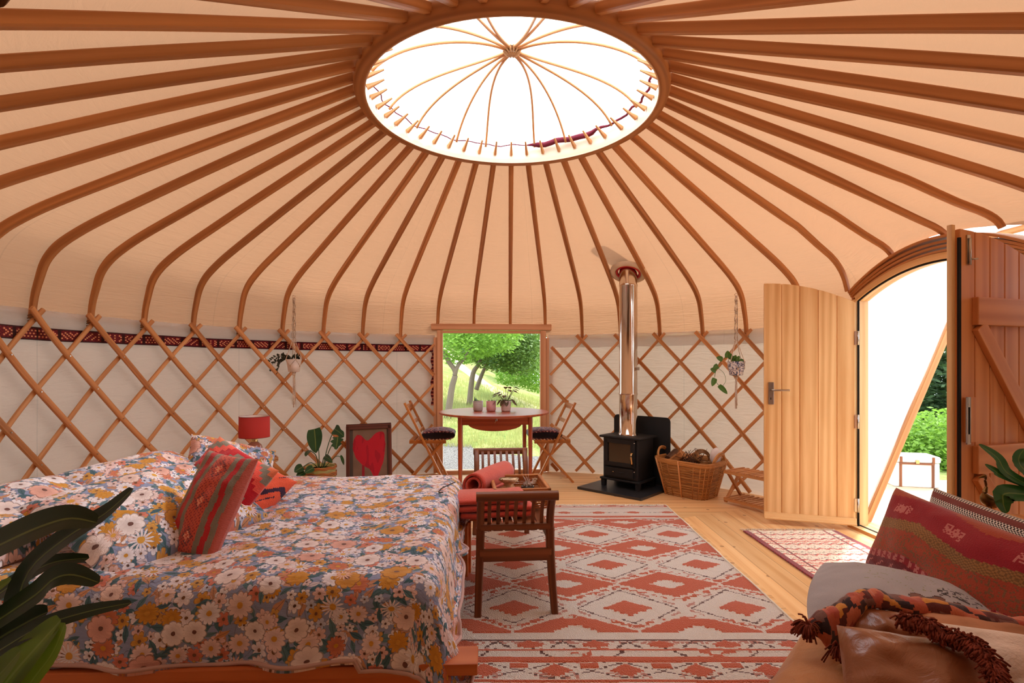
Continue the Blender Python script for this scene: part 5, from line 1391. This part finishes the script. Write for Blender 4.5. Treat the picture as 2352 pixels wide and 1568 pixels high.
cushion('cushion', 'large dark red kilim cushion leaning on the sofa in the right foreground', 'cushion', .74, .33, .17, (1.475, 1.75 - CY, .525), (.03, -1, -.05), (.32, .02, .88), attrmat('kilim_wool'), lambda u, v: redk(u, v), seed=11, res=(110, 66), wr=.012)
def bw(u, v):
    y = (v * 2.0) % 1; n = (int(u * 120) + int(v * 60)) % 2
    if y < .10: return lin((222, 206, 190))
    if y < .24: return lin((36, 30, 32))
    if y < .42: return lin((226, 208, 196))
    if y < .62: return lin((132, 66, 60)) if n else lin((112, 54, 52))
    if y < .80: return lin((226, 214, 200)) if n else lin((50, 42, 42))
    if y < .92: return lin((122, 62, 56))
    return lin((220, 206, 190)) if n else lin((70, 60, 58))
cushion('cushion', 'black, white and brown striped cushion standing behind the dark red kilim cushion', 'cushion', .66, .36, .13, (1.715, 1.88 - CY, .488), (.10, -1, -.06), (.30, .05, .9), attrmat('kilim_wool'), bw, seed=13, res=(120, 80), wr=.008)
def greyc(u, v):
    for cx, cy_ in ((.60, .42), (.70, .43), (.80, .40)):
        k = ((u - cx) / .042) ** 2 + ((v - cy_) / .085) ** 2
        if k < 1: return lin((112, 66, 50)) if k < .8 else lin((60, 40, 36))
    s_ = fb(u * 26, v * 26, 5)
    if .70 < u < .92 and .52 < v < .66 and abs(s_) < .07: return lin((46, 40, 42))
    if abs(fb(u * 9, v * 9, 2)) < .02 and v > .5 and u > .25: return lin((150, 150, 128))
    return lin((168, 164, 166))
cushion('cushion', 'grey cushion embroidered with brown ovals lying below the dark red kilim cushion', 'cushion', .44, .38, .13, tuple(at(2062, 1392, 1.66)), (.80, -.60, .0), (.50, .65, .14), attrmat('grey_felt', weave=300, var=.06), greyc, seed=17, res=(110, 80), wr=.010, bow=-.10, power=.5)
SUEDE = plain('suede_tan', (192, 138, 104), .8, 0, .15, .10, 9, .3, 30)
cushion('cushion', 'tan suede bolster cushion under the patchwork throw at the right frame edge', 'cushion', .40, .20, .13, tuple(at(2275, 1505, 1.40)), (.90, -.42, -.02), (.25, .50, .55), SUEDE, seed=19, wr=.012)
cushion('cushion', 'brown leather cushion behind the shiny front leather cushion, below the patchwork throw', 'cushion', .20, .17, .12, tuple(at(2052, 1475, 1.45)), (.86, -.50, .05), (.30, .50, .62), LEATH2, seed=23, wr=.014)
cushion('cushion', 'shiny brown leather cushion foremost on the sofa at the bottom right', 'cushion', .33, .25, .15, tuple(at(2122, 1590, 1.25)), (.90, -.43, .02), (.28, .55, .60), LEATH2, seed=29, wr=.018, power=.36, bow=.02)
cushion('cushion', 'pale woven cushion partly visible at the bottom right corner beside the leather cushion', 'cushion', .30, .22, .13, tuple(at(2330, 1560, 1.24)), (.90, -.43, .02), (.28, .55, .55), plain('pale_boucle', (226, 208, 192), .95, 0, .1, .06, 10, .8, 90), seed=31, wr=.01)
def patch(u, v):
    k = (int(u * 26) * 7 + int(v * 3) * 5) % 6
    return [lin((96, 40, 36)), lin((196, 102, 74)), lin((60, 42, 48)), lin((210, 146, 62)), lin((156, 60, 52)), lin((128, 84, 74))][k]
TPp = spline([at(1848, 1446, 1.52), at(1885, 1430, 1.52), at(1925, 1412, 1.53), at(1965, 1386, 1.54), at(2000, 1380, 1.54), at(2060, 1394, 1.53), at(2150, 1402, 1.50), at(2240, 1428, 1.46), at(2352, 1448, 1.42), at(2450, 1470, 1.38)], 80)
def patch(u, v):
    x = u * 22 + .8 * fb(u * 30, v * 3); k = (int(x * .8) * 7 + int(v * 5 + .8 * fb(u * 12, 3)) * 3) % 8
    c = [(98, 50, 46), (186, 96, 72), (58, 44, 48), (206, 140, 66), (176, 84, 68), (120, 84, 76), (70, 48, 48), (200, 116, 88)][k]
    return lin(c)
m = MB()
def thr(u, v):
    i = u * 80; k = min(int(i), 79); p = TPp[k].lerp(TPp[k + 1], i - k); w_ = min(1, .15 + u * 8)
    a = -.8 + v * 4.2; r = (.026 + .006 * fb(u * 16, 2)) * w_
    hang = .075 * math.exp(-((u - .17) / .09) ** 2) * max(0, 1 - v * 2.2)       # the corner that hangs down toward the camera
    return (p.x + .006 * fb(u * 24, v * 2, 3), p.y - .012 - r * cos(a) * 1.2, p.z + .012 + r * sin(a) * .8 - hang + .005 * fb(u * 34, v * 4, 7))
m.grid(thr, 170, 18, lambda u, v: (u, v * .1), colf=patch); th_ = m.build('patchwork_throw', attrmat('kilim_wool'), solid=.008, offset=0); tag(th_, 'patchwork throw in brown, orange and mustard draped along the sofa cushions', 'throw')
TAS = plain('brown_wool', (122, 60, 46), .95, 0, .05, .2, 60)
m = MB(); rnd = random.Random(12)
def tuft(c, n, L, d):
    for i in range(n):
        a = rnd.uniform(0, 6.28); e = Vector((cos(a), sin(a), rnd.uniform(-.2, .7))) * rnd.uniform(.2, .8) + Vector(d); e = e.normalized() * L * rnd.uniform(.6, 1.1)
        m.tube(spline([c, c + e * .5 + Vector((0, 0, .008)), c + e + Vector((0, 0, -.012))], 5), .0024, 4)
tuft(at(1858, 1440, 1.50), 90, .045, (-.5, -.3, -.1))
tuft(at(1925, 1492, 1.42), 70, .045, (.0, -.7, .0)); tuft(at(1950, 1500, 1.40), 50, .04, (-.3, -.7, .0))
o = m.build('tassels', TAS, th_); o['kind'] = 'stuff'
m = MB()
fp = spline([at(2062, 1442, 1.34), at(2110, 1452, 1.31), at(2150, 1478, 1.28), at(2200, 1488, 1.25), at(2232, 1515, 1.21), at(2258, 1550, 1.17), at(2262, 1600, 1.13)], 52)
for p in fp: tuft(Vector(p) + Vector((0, -.02, .02)), 22, .040, (-.2, -.5, .3))
o = m.build('wool_fringe', TAS); tag(o, 'thick brown wool fringe running round the shiny front leather cushion', 'fringe', kind='stuff')

# ============================================================ PLANTS IN THE FOREGROUND, STOOL, BIRD
def strap(m, P, w_, n=22, wf=None, up=(0, -.6, .6), fold=.18, tw=0):
    P = spline(P, n); up = Vector(up)
    wf = wf or (lambda t: min(1, .35 + t * 1.6) * (1 - max(0, t - .45) / .56) ** .8)
    b = len(m.v)
    def f(u, v):
        i = v * n; k = min(int(i), n - 1); p = P[k].lerp(P[k + 1], i - k); d = (P[k + 1] - P[k]).normalized(); sd_ = d.cross(up).normalized(); nn = sd_.cross(d)
        s_ = 2 * u - 1; ww = w_ / 2 * wf(v); ang = tw * v
        e = sd_ * cos(ang) + nn * sin(ang); return p + e * s_ * ww + nn * (abs(s_) * ww * fold)
    m.grid(f, 6, n * 2, None)
PALM = leafmat('palm_dark_green', (44, 66, 34), (22, 40, 24), .4, .12)
PALMY = leafmat('palm_yellow_green', (130, 150, 44), (70, 110, 34), .4, .35)
pp = Vector((-1.06, .98 - CY, 0)); pl = thing('palm_plant', 'dark strap-leaved house plant reaching in at the left foreground over the bed', 'plant', tuple(pp))
m = MB(); m.lathe([(.12, 0), (.15, .05), (.17, .30), (.16, .31), (.15, .28)], k=36); m.build('pot', plain('terracotta', (170, 98, 66), .8), pl)
m = MB(); m.lathe([(.001, .28), (.15, .28)], k=20); m.build('soil', plain('soil', (48, 34, 24), .95, bump=.6), pl)
LV = [([(-120, 1345), (-40, 1275), (40, 1232), (110, 1203), (165, 1190), (222, 1200)], 60, .92, 0, .35), ([(20, 1560), (34, 1420), (66, 1312), (150, 1236), (240, 1180), (306, 1122)], 46, .96, 0, 0),
      ([(-80, 1420), (0, 1362), (70, 1316), (127, 1290), (205, 1281)], 34, .98, 0, 0), ([(-60, 1465), (20, 1408), (84, 1364), (126, 1328), (170, 1320), (228, 1338)], 46, .90, 0, 0),
      ([(-60, 1540), (30, 1474), (110, 1432), (210, 1402), (302, 1384)], 30, .88, 0, 0), ([(-40, 1640), (20, 1560), (84, 1486), (140, 1424)], 74, .86, 1, 0),
      ([(-60, 1620), (-10, 1560), (48, 1494)], 62, .84, 1, 0), ([(20, 1650), (70, 1568), (120, 1500), (150, 1430)], 44, .85, 1, 0), ([(-60, 1400), (-20, 1362), (26, 1330)], 26, .9, 1, 0), ([(-90, 1560), (-20, 1480), (60, 1430), (110, 1405)], 60, .93, 0, 0)]
top = Vector((-.02, 0, .62))
m = MB(); m.tube(spline([Vector((0, 0, .27)), Vector((.01, 0, .45)), top], 8), .016, 8); m.tube(spline([Vector((.03, .02, .27)), Vector((.06, 0, .40)), Vector((.08, -.02, .50))], 8), .012, 8); m.build('cane', plain('cane_stem', (120, 104, 60), .7), pl)
for P, w_, Y, yel, bulge in LV:
    Q = [at(x, y, Y) - pp for x, y in P]; st_ = Vector((.0, .0, .50)) if P[0][1] < 1500 else Vector((.04, -.01, .44))
    m = MB(); strap(m, [st_, (st_ + Q[0]) / 2 + Vector((0, 0, .03))] + Q, w_ * Y / F * 1.5, 28, wf=lambda t: .25 + .75 * sin(pi * min(1, max(0, (t - .12) / .88))) ** .75 if t < .995 else .03)
    m.build('leaf', PALMY if yel else PALM, pl)
sl = Vector((2.0, 1.98 - CY, 0))
t = thing('side_stool', 'small wooden stool behind the sofa carrying the orchid pot and bird figure', 'stool', tuple(sl))
m = MB(); m.lathe([(.001, .585), (.165, .585), (.17, .575), (.165, .562), (.001, .562)], k=36); m.build('seat', W_CHAIR, t)
for a in (45, 135, 225, 315):
    e = rc(a); m = MB(); m.tube([e * .11 + Vector((0, 0, .565)), e * .15], .014, 8); m.build('leg', W_CHAIR, t)
op = Vector((2.03, 1.97 - CY, .586)); t = thing('orchid_plant', 'orchid with broad drooping green leaves in a white pot at the right edge', 'plant', tuple(op))
m = MB(); m.lathe([(.055, 0), (.068, .012), (.082, .115), (.077, .118), (.073, .10)], k=36); m.build('pot', plain('white_ceramic', (236, 228, 222), .35, 0, .4, .03), t)
m = MB(); m.lathe([(.001, .10), (.074, .10)], k=20); m.build('soil', plain('soil', (48, 34, 24), .95, bump=.6), t)
ORC = leafmat('orchid_green', (62, 116, 50), (34, 78, 36), .22, .15)
for P, w_ in (([(2352, 1128), (2322, 1092), (2290, 1050), (2248, 1020)], 26), ([(2346, 1120), (2310, 1096), (2284, 1080), (2262, 1066)], 18), ([(2338, 1122), (2318, 1132), (2304, 1152), (2312, 1178)], 42), ([(2350, 1120), (2345, 1070), (2352, 1030)], 30), ([(2356, 1126), (2380, 1090), (2420, 1084)], 34)):
    Q = [at(x, y, 1.93) - op for x, y in P]; Q[0] = Vector((0, 0, .10)); m = MB(); strap(m, Q, w_ * 1.93 / F, 18, wf=lambda t: sin(pi * min(1, t * .9 + .1)) ** .6 if t < .99 else .05, up=(-.2, -.8, .5)); m.build('leaf', ORC, t)
bp = Vector((at(2270, 1170, 2.07).x, 2.07 - CY, .586)); t = thing('bird_figurine', 'small bronze wading bird figurine standing beside the orchid pot', 'figurine', tuple(bp))
BRZ = plain('bronze', (120, 88, 48), .3, .85, .5, .2, 20)
m = MB(); m.tube(spline([(.03, 0, .045), (.012, 0, .062), (-.006, 0, .078), (-.014, 0, .10), (-.008, 0, .125), (-.012, 0, .150), (-.010, 0, .168), (-.020, 0, .166), (-.038, 0, .160)], 40),
       lambda q: (.004 + .020 * sin(pi * min(1, q / .42)) ** 1.2) if q < .36 else (.0105 - .006 * min(1, (q - .36) / .15) if q < .80 else (.0055 if q < .88 else .0055 * (1 - (q - .88) / .13) + .0008)), 12)
m.build('bird_body', BRZ, t)
for s_ in (-1, 1):
    m = MB(); m.tube([(.006, s_ * .007, .05), (.004, s_ * .008, .025), (.006, s_ * .009, .004)], .002, 6); m.build('leg', BRZ, t)
m = MB(); m.lathe([(.028, 0), (.03, .004), (.001, .005)], k=20); m.build('base', BRZ, t)
# ============================================================ OUTDOORS
def hill(x, yc):
    r = max(0, yc - 8.2); z = -.16 + r * (.050 - .030 * max(-3, min(3, x))) * (1 if x < 3 else .3)
    return max(-.5, min(z, 3.5)) + .05 * fb(x * .8, yc * .8)
g = G('meadow_ground'); p = g.tc('Object'); x, y, z = g.sep(p)
n1 = g.noise(p, 1.3, 5, .65); n2 = g.noise(p, 30, 3)
grass = g.ramp(g.math('ADD', g.math('MULTIPLY', n1, .7), g.math('MULTIPLY', n2, .3)), [(.32, lin((88, 112, 56))), (.5, lin((132, 142, 80))), (.68, lin((180, 168, 120)))])
gv = g.vor(p, 42, 1, '3D'); gr = g.mix(gv['Distance'], lin((140, 136, 130)), lin((66, 62, 60)))
e = g.math('ADD', g.math('ADD', y, g.math('MULTIPLY', x, .6)), g.math('MULTIPLY', n1, 1.6))
k = g.math('LESS_THAN', e, 5.9); col = g.mix(k, grass, gr)
pth = g.math('LESS_THAN', g.math('ABSOLUTE', g.math('SUBTRACT', g.math('ADD', y, g.math('MULTIPLY', x, 2.4)), 12.6)), .8)
col = g.mix(g.math('MULTIPLY', pth, .7), col, lin((222, 208, 176)))
g.bump(g.math('ADD', n2, gv['Distance']), .6, .03); g.done(col, .95, 0, .05)
m = MB(); m.grid(lambda u, v: (-14 + 34 * u, 14 * v * v * 1.2 + 3.2 * 0 - 6 + 26 * v - CY + 3, hill(-14 + 34 * u, 14 * v * v * 1.2 - 6 + 26 * v + 3)), 130, 150, lambda u, v: (u * 34, v * 40))
for i, p_ in enumerate(m.v):
    if hypot(p_[0], p_[1]) < 3.2: m.v[i] = Vector((p_[0], p_[1], -.3))
tag(m.build('ground', g.m), 'gravel and meadow grass sloping up outside', 'ground', kind='structure')
BL = leafmat('grass_blade', (138, 154, 78), (188, 178, 120), .7, .4)
m = MB(); rnd = random.Random(21)
for i in range(15000):
    yc = 8.6 + 9 * rnd.random() ** 1.3; x = (rnd.uniform(-.17, .10)) * yc
    if rnd.random() < .45 and yc < 10.0 - x * .6: continue
    z = hill(x, yc); h = rnd.uniform(.06, .20); a = rnd.uniform(0, 6.28); w_ = .006; b = Vector((x, yc - CY, z)); t = b + Vector((rnd.uniform(-.06, .06), rnd.uniform(-.03, .03), h)); s_ = Vector((w_ * cos(a), w_ * sin(a), 0)); k = len(m.v); m.v += [b - s_, b + s_, t]; m.face([k, k + 1, k + 2], [(0, 0), (1, 0), (.5, 1)])
tag(m.build('meadow_grass', BL), 'long pale meadow grass on the slope outside the window', 'grass', kind='stuff')
BARK = wood('grey_bark', (150, 132, 112), (84, 70, 60), .95, 40, .3, .1)
def foliage(m, rnd, c, rad, n, s, droop=.3, hollow=.5):
    for i in range(n):
        while True:
            d = Vector((rnd.uniform(-1, 1), rnd.uniform(-1, 1), rnd.uniform(-1, 1)))
            L = d.length
            if hollow < L < 1: break
        p_ = Vector(c) + Vector((d.x * rad[0], d.y * rad[1], d.z * rad[2])); a = rnd.uniform(0, 6.28); ln = s * rnd.uniform(.7, 1.4)
        e = Vector((cos(a), sin(a), -droop + rnd.uniform(-.5, .5))).normalized() * ln; q = e.cross(Vector((rnd.uniform(-1, 1), rnd.uniform(-1, 1), rnd.uniform(-1, 1)))).normalized() * (ln * .24)
        k = len(m.v); m.v += [p_, p_ + e * .5 + q, p_ + e, p_ + e * .5 - q]; m.face([k, k + 1, k + 2, k + 3], [(0, 0), (1, .5), (.5, 1), (0, .5)])
def tree(label, base, trunks, blobs, lm_, s, seed, name='tree', n=1500, cat='tree', group='trees and bushes outside'):
    t = thing(name, label, cat, tuple(base), 0, group); rnd = random.Random(seed); base = Vector(base)
    if trunks:
        m = MB()
        for P, r in trunks: m.tube(spline([Vector(p) - base for p in P], 14), (lambda r: lambda q: r * (1 - .55 * q))(r), 9)
        m.build('trunk', BARK, t)
    m = MB()
    for c, rad, k in blobs: foliage(m, rnd, Vector(c) - base, rad, int(n * k), s)
    m.build('foliage', lm_, t); return t
LG = leafmat('willow_green', (150, 186, 72), (104, 150, 54), .6, .45); MG = leafmat('mid_green', (112, 142, 60), (78, 108, 48), .6, .35); DG = leafmat('dark_green', (74, 100, 56), (46, 70, 44), .6, .25); TG = leafmat('teal_green', (70, 126, 96), (44, 92, 70), .6, .3)
b = at(1028, 925, 11.0); b.z = hill(b.x, 11.0)
tree('grey-trunked tree with bright leaves, nearest on the slope outside the window', b, [([b, at(1038, 890, 11), at(1046, 855, 11), at(1030, 830, 11), at(1015, 800, 11)], .075), ([at(1044, 862, 11), at(1052, 840, 11), at(1072, 815, 11.2), at(1090, 780, 11.3)], .05)],
     [(at(1050, 790, 11.2), (.75, .7, .42), 1.3), (at(1120, 775, 11.5), (.75, .7, .40), 1.4), (at(1090, 730, 11.5), (1.3, .9, .55), 1.5)], LG, .075, 1, n=1800)
b = at(1078, 892, 13.0); b.z = hill(b.x, 13.0)
tree('leaning tree with dense mid green crown filling the middle of the window', b, [([b, at(1086, 860, 13), at(1100, 835, 13), at(1110, 800, 13)], .075), ([at(1094, 895, 13.4), at(1106, 862, 13.4), at(1120, 830, 13.4), at(1130, 800, 13.4)], .06)],
     [(at(1150, 800, 13), (.95, .8, .55), 2.2), (at(1195, 815, 13), (.62, .7, .50), 1.3), (at(1170, 760, 13.2), (1.1, .8, .5), 1.4), (at(1100, 790, 13.4), (.9, .8, .45), 1.0)], MG, .085, 2, n=1700)
b = at(1220, 900, 15.0); b.z = hill(b.x, 15.0)
tree('rounded pale green bush at the right side of the window view', b, None, [(at(1215, 840, 15), (.75, .8, .60), 1.5), (at(1180, 862, 15.5), (.6, .6, .30), .8), (at(1235, 870, 14.6), (.5, .5, .40), .8), (at(1230, 800, 16), (.8, .8, .5), 1)], LG, .085, 3, 'bush', cat='bush')
b = at(1238, 880, 21.0); b.z = hill(b.x, 21)
tree('distant teal green tree at the top right of the window view', b, None, [(at(1236, 780, 21), (.9, .9, 1.2), 1.6), (at(1160, 800, 24), (2.0, 1.2, 1.2), 1.6)], TG, .13, 4, n=1500)
b = Vector((-1.5, 24 - CY, 1)); tree('wide dark thicket along the top of the slope', b, None, [((-6, 26 - CY, 3.3), (4.5, 1.5, 1.8), 2.2), ((1, 27 - CY, 3.0), (4.5, 1.5, 2.2), 2.4), ((7, 26 - CY, 2.2), (4, 1.5, 2.4), 2)], DG, .24, 5, 'thicket', cat='thicket', n=1500)
# beyond the door
b = at(2150, 1060, 8.6); b.z = -.2
tree('tall olive hedge bank outside the doorway behind the porch wing', b, None, [(at(2150, 900, 9.2), (1.9, 1.0, 1.1), 3), (at(2060, 850, 10), (1.8, 1.0, 1.6), 2.4), (at(2200, 760, 10), (2.2, 1.0, 1.3), 2.4), (at(2260, 900, 9), (1.6, 1.0, 1.4), 2)], DG, .13, 6, 'hedge', cat='hedge', n=1700)
b = at(2140, 1090, 7.0); b.z = -.2
tree('light green leafy bush beside the deck outside the doorway', b, None, [(at(2140, 1045, 7.2), (.55, .5, .35), 1.6), (at(2090, 1030, 7.4), (.5, .5, .30), 1.2), (at(2180, 1010, 7.2), (.5, .5, .45), 1.4), (at(2110, 985, 7.8), (.7, .5, .25), .8)], LG, .065, 7, 'bush', cat='bush')
# deck and porch
DECK = wood('deck_boards', (214, 190, 158), (170, 142, 112), .8, 14, .08, .05)
dk = thing('porch_deck', 'pale timber deck outside the doorway', 'deck', (2.9, .6, 0))
for i in range(27):
    m = MB(); m.box((1.25, -2.0 + i * .148, -.045), (3.1, .142, .028), grain=0); m.build('deck_board', DECK, dk, bevel=.002, seg=1)
M_AWN = canvas('porch_canvas', (250, 246, 240), (255, 250, 240), .5)
pw_ = thing('porch_awning', 'white canvas porch wing and awning with a sloping wooden prop outside the door', 'awning', (2.65, .9, 0))
o_ = Vector((2.65, .9, 0)); A = Vector((2.68, .93, .0)); B = Vector((2.66, .93, 1.82)); D = Vector((3.62, .96, 2.16))
m = MB()
def wing(u, v):
    lo = A.lerp(D, v); hi = B.lerp(D, v) ; p_ = lo.lerp(hi, u) + Vector((0, .02 * fb(u * 3, v * 4), 0)); return p_ - o_
m.grid(wing, 18, 30, lambda u, v: (u * 1.8, v * 2)); m.build('canvas_wing', M_AWN, pw_)
m = MB()
def roofw(u, v):
    p_ = Vector((2.64, .95, 1.84)).lerp(D, v); q_ = Vector((2.66, -.85, 1.84)).lerp(Vector((3.70, -.9, 2.16)), v); r = p_.lerp(q_, u); r.z += .16 * sin(pi * u) * (1 - v * .5) + .015 * fb(u * 4, v * 3); return r - o_
m.grid(roofw, 24, 14, lambda u, v: (u * 1.8, v)); m.build('canvas_roof', M_AWN, pw_)
m = MB(); m.beam(A - o_ + Vector((.03, .0, .0)), D - o_ + Vector((.03, .0, 0)), .045, .045, up=(0, 1, 0)); m.build('prop', W_ASH, pw_, bevel=.004)
m = MB(); m.beam(Vector((2.70, -.86, .0)) - o_, Vector((3.72, -.9, 2.16)) - o_, .045, .045, up=(0, 1, 0)); m.build('prop', W_ASH, pw_, bevel=.004)
m = MB(); m.beam(D - o_, Vector((3.70, -.9, 2.16)) - o_, .04, .04); m.build('cross_bar', W_ASH, pw_, bevel=.004)
ch = at(2091, 1110, 5.45); cst = thing('storage_chest', 'white chest with brown straps standing on the deck outside', 'chest', (ch.x, ch.y, -.03), radians(-14))
WH = plain('white_paint', (236, 232, 226), .6)
m = MB(); m.box((0, 0, .12), (.40, .26, .24)); m.build('body', WH, cst, bevel=.008)
m = MB(); m.box((0, 0, .275), (.42, .28, .065)); m.build('lid', WH, cst, bevel=.02, seg=3)
for x in (-.14, .14):
    m = MB(); m.box((x, -.134, .12), (.022, .008, .24)); m.box((x, -.142, .275), (.022, .008, .06)); m.build('strap', W_DARK, cst)
m = MB(); m.box((0, -.140, .235), (.30, .008, .018)); m.build('trim_strip', W_DARK, cst)
m = MB(); m.box((0, -.148, .255), (.03, .012, .035)); m.build('clasp', BRASS, cst)
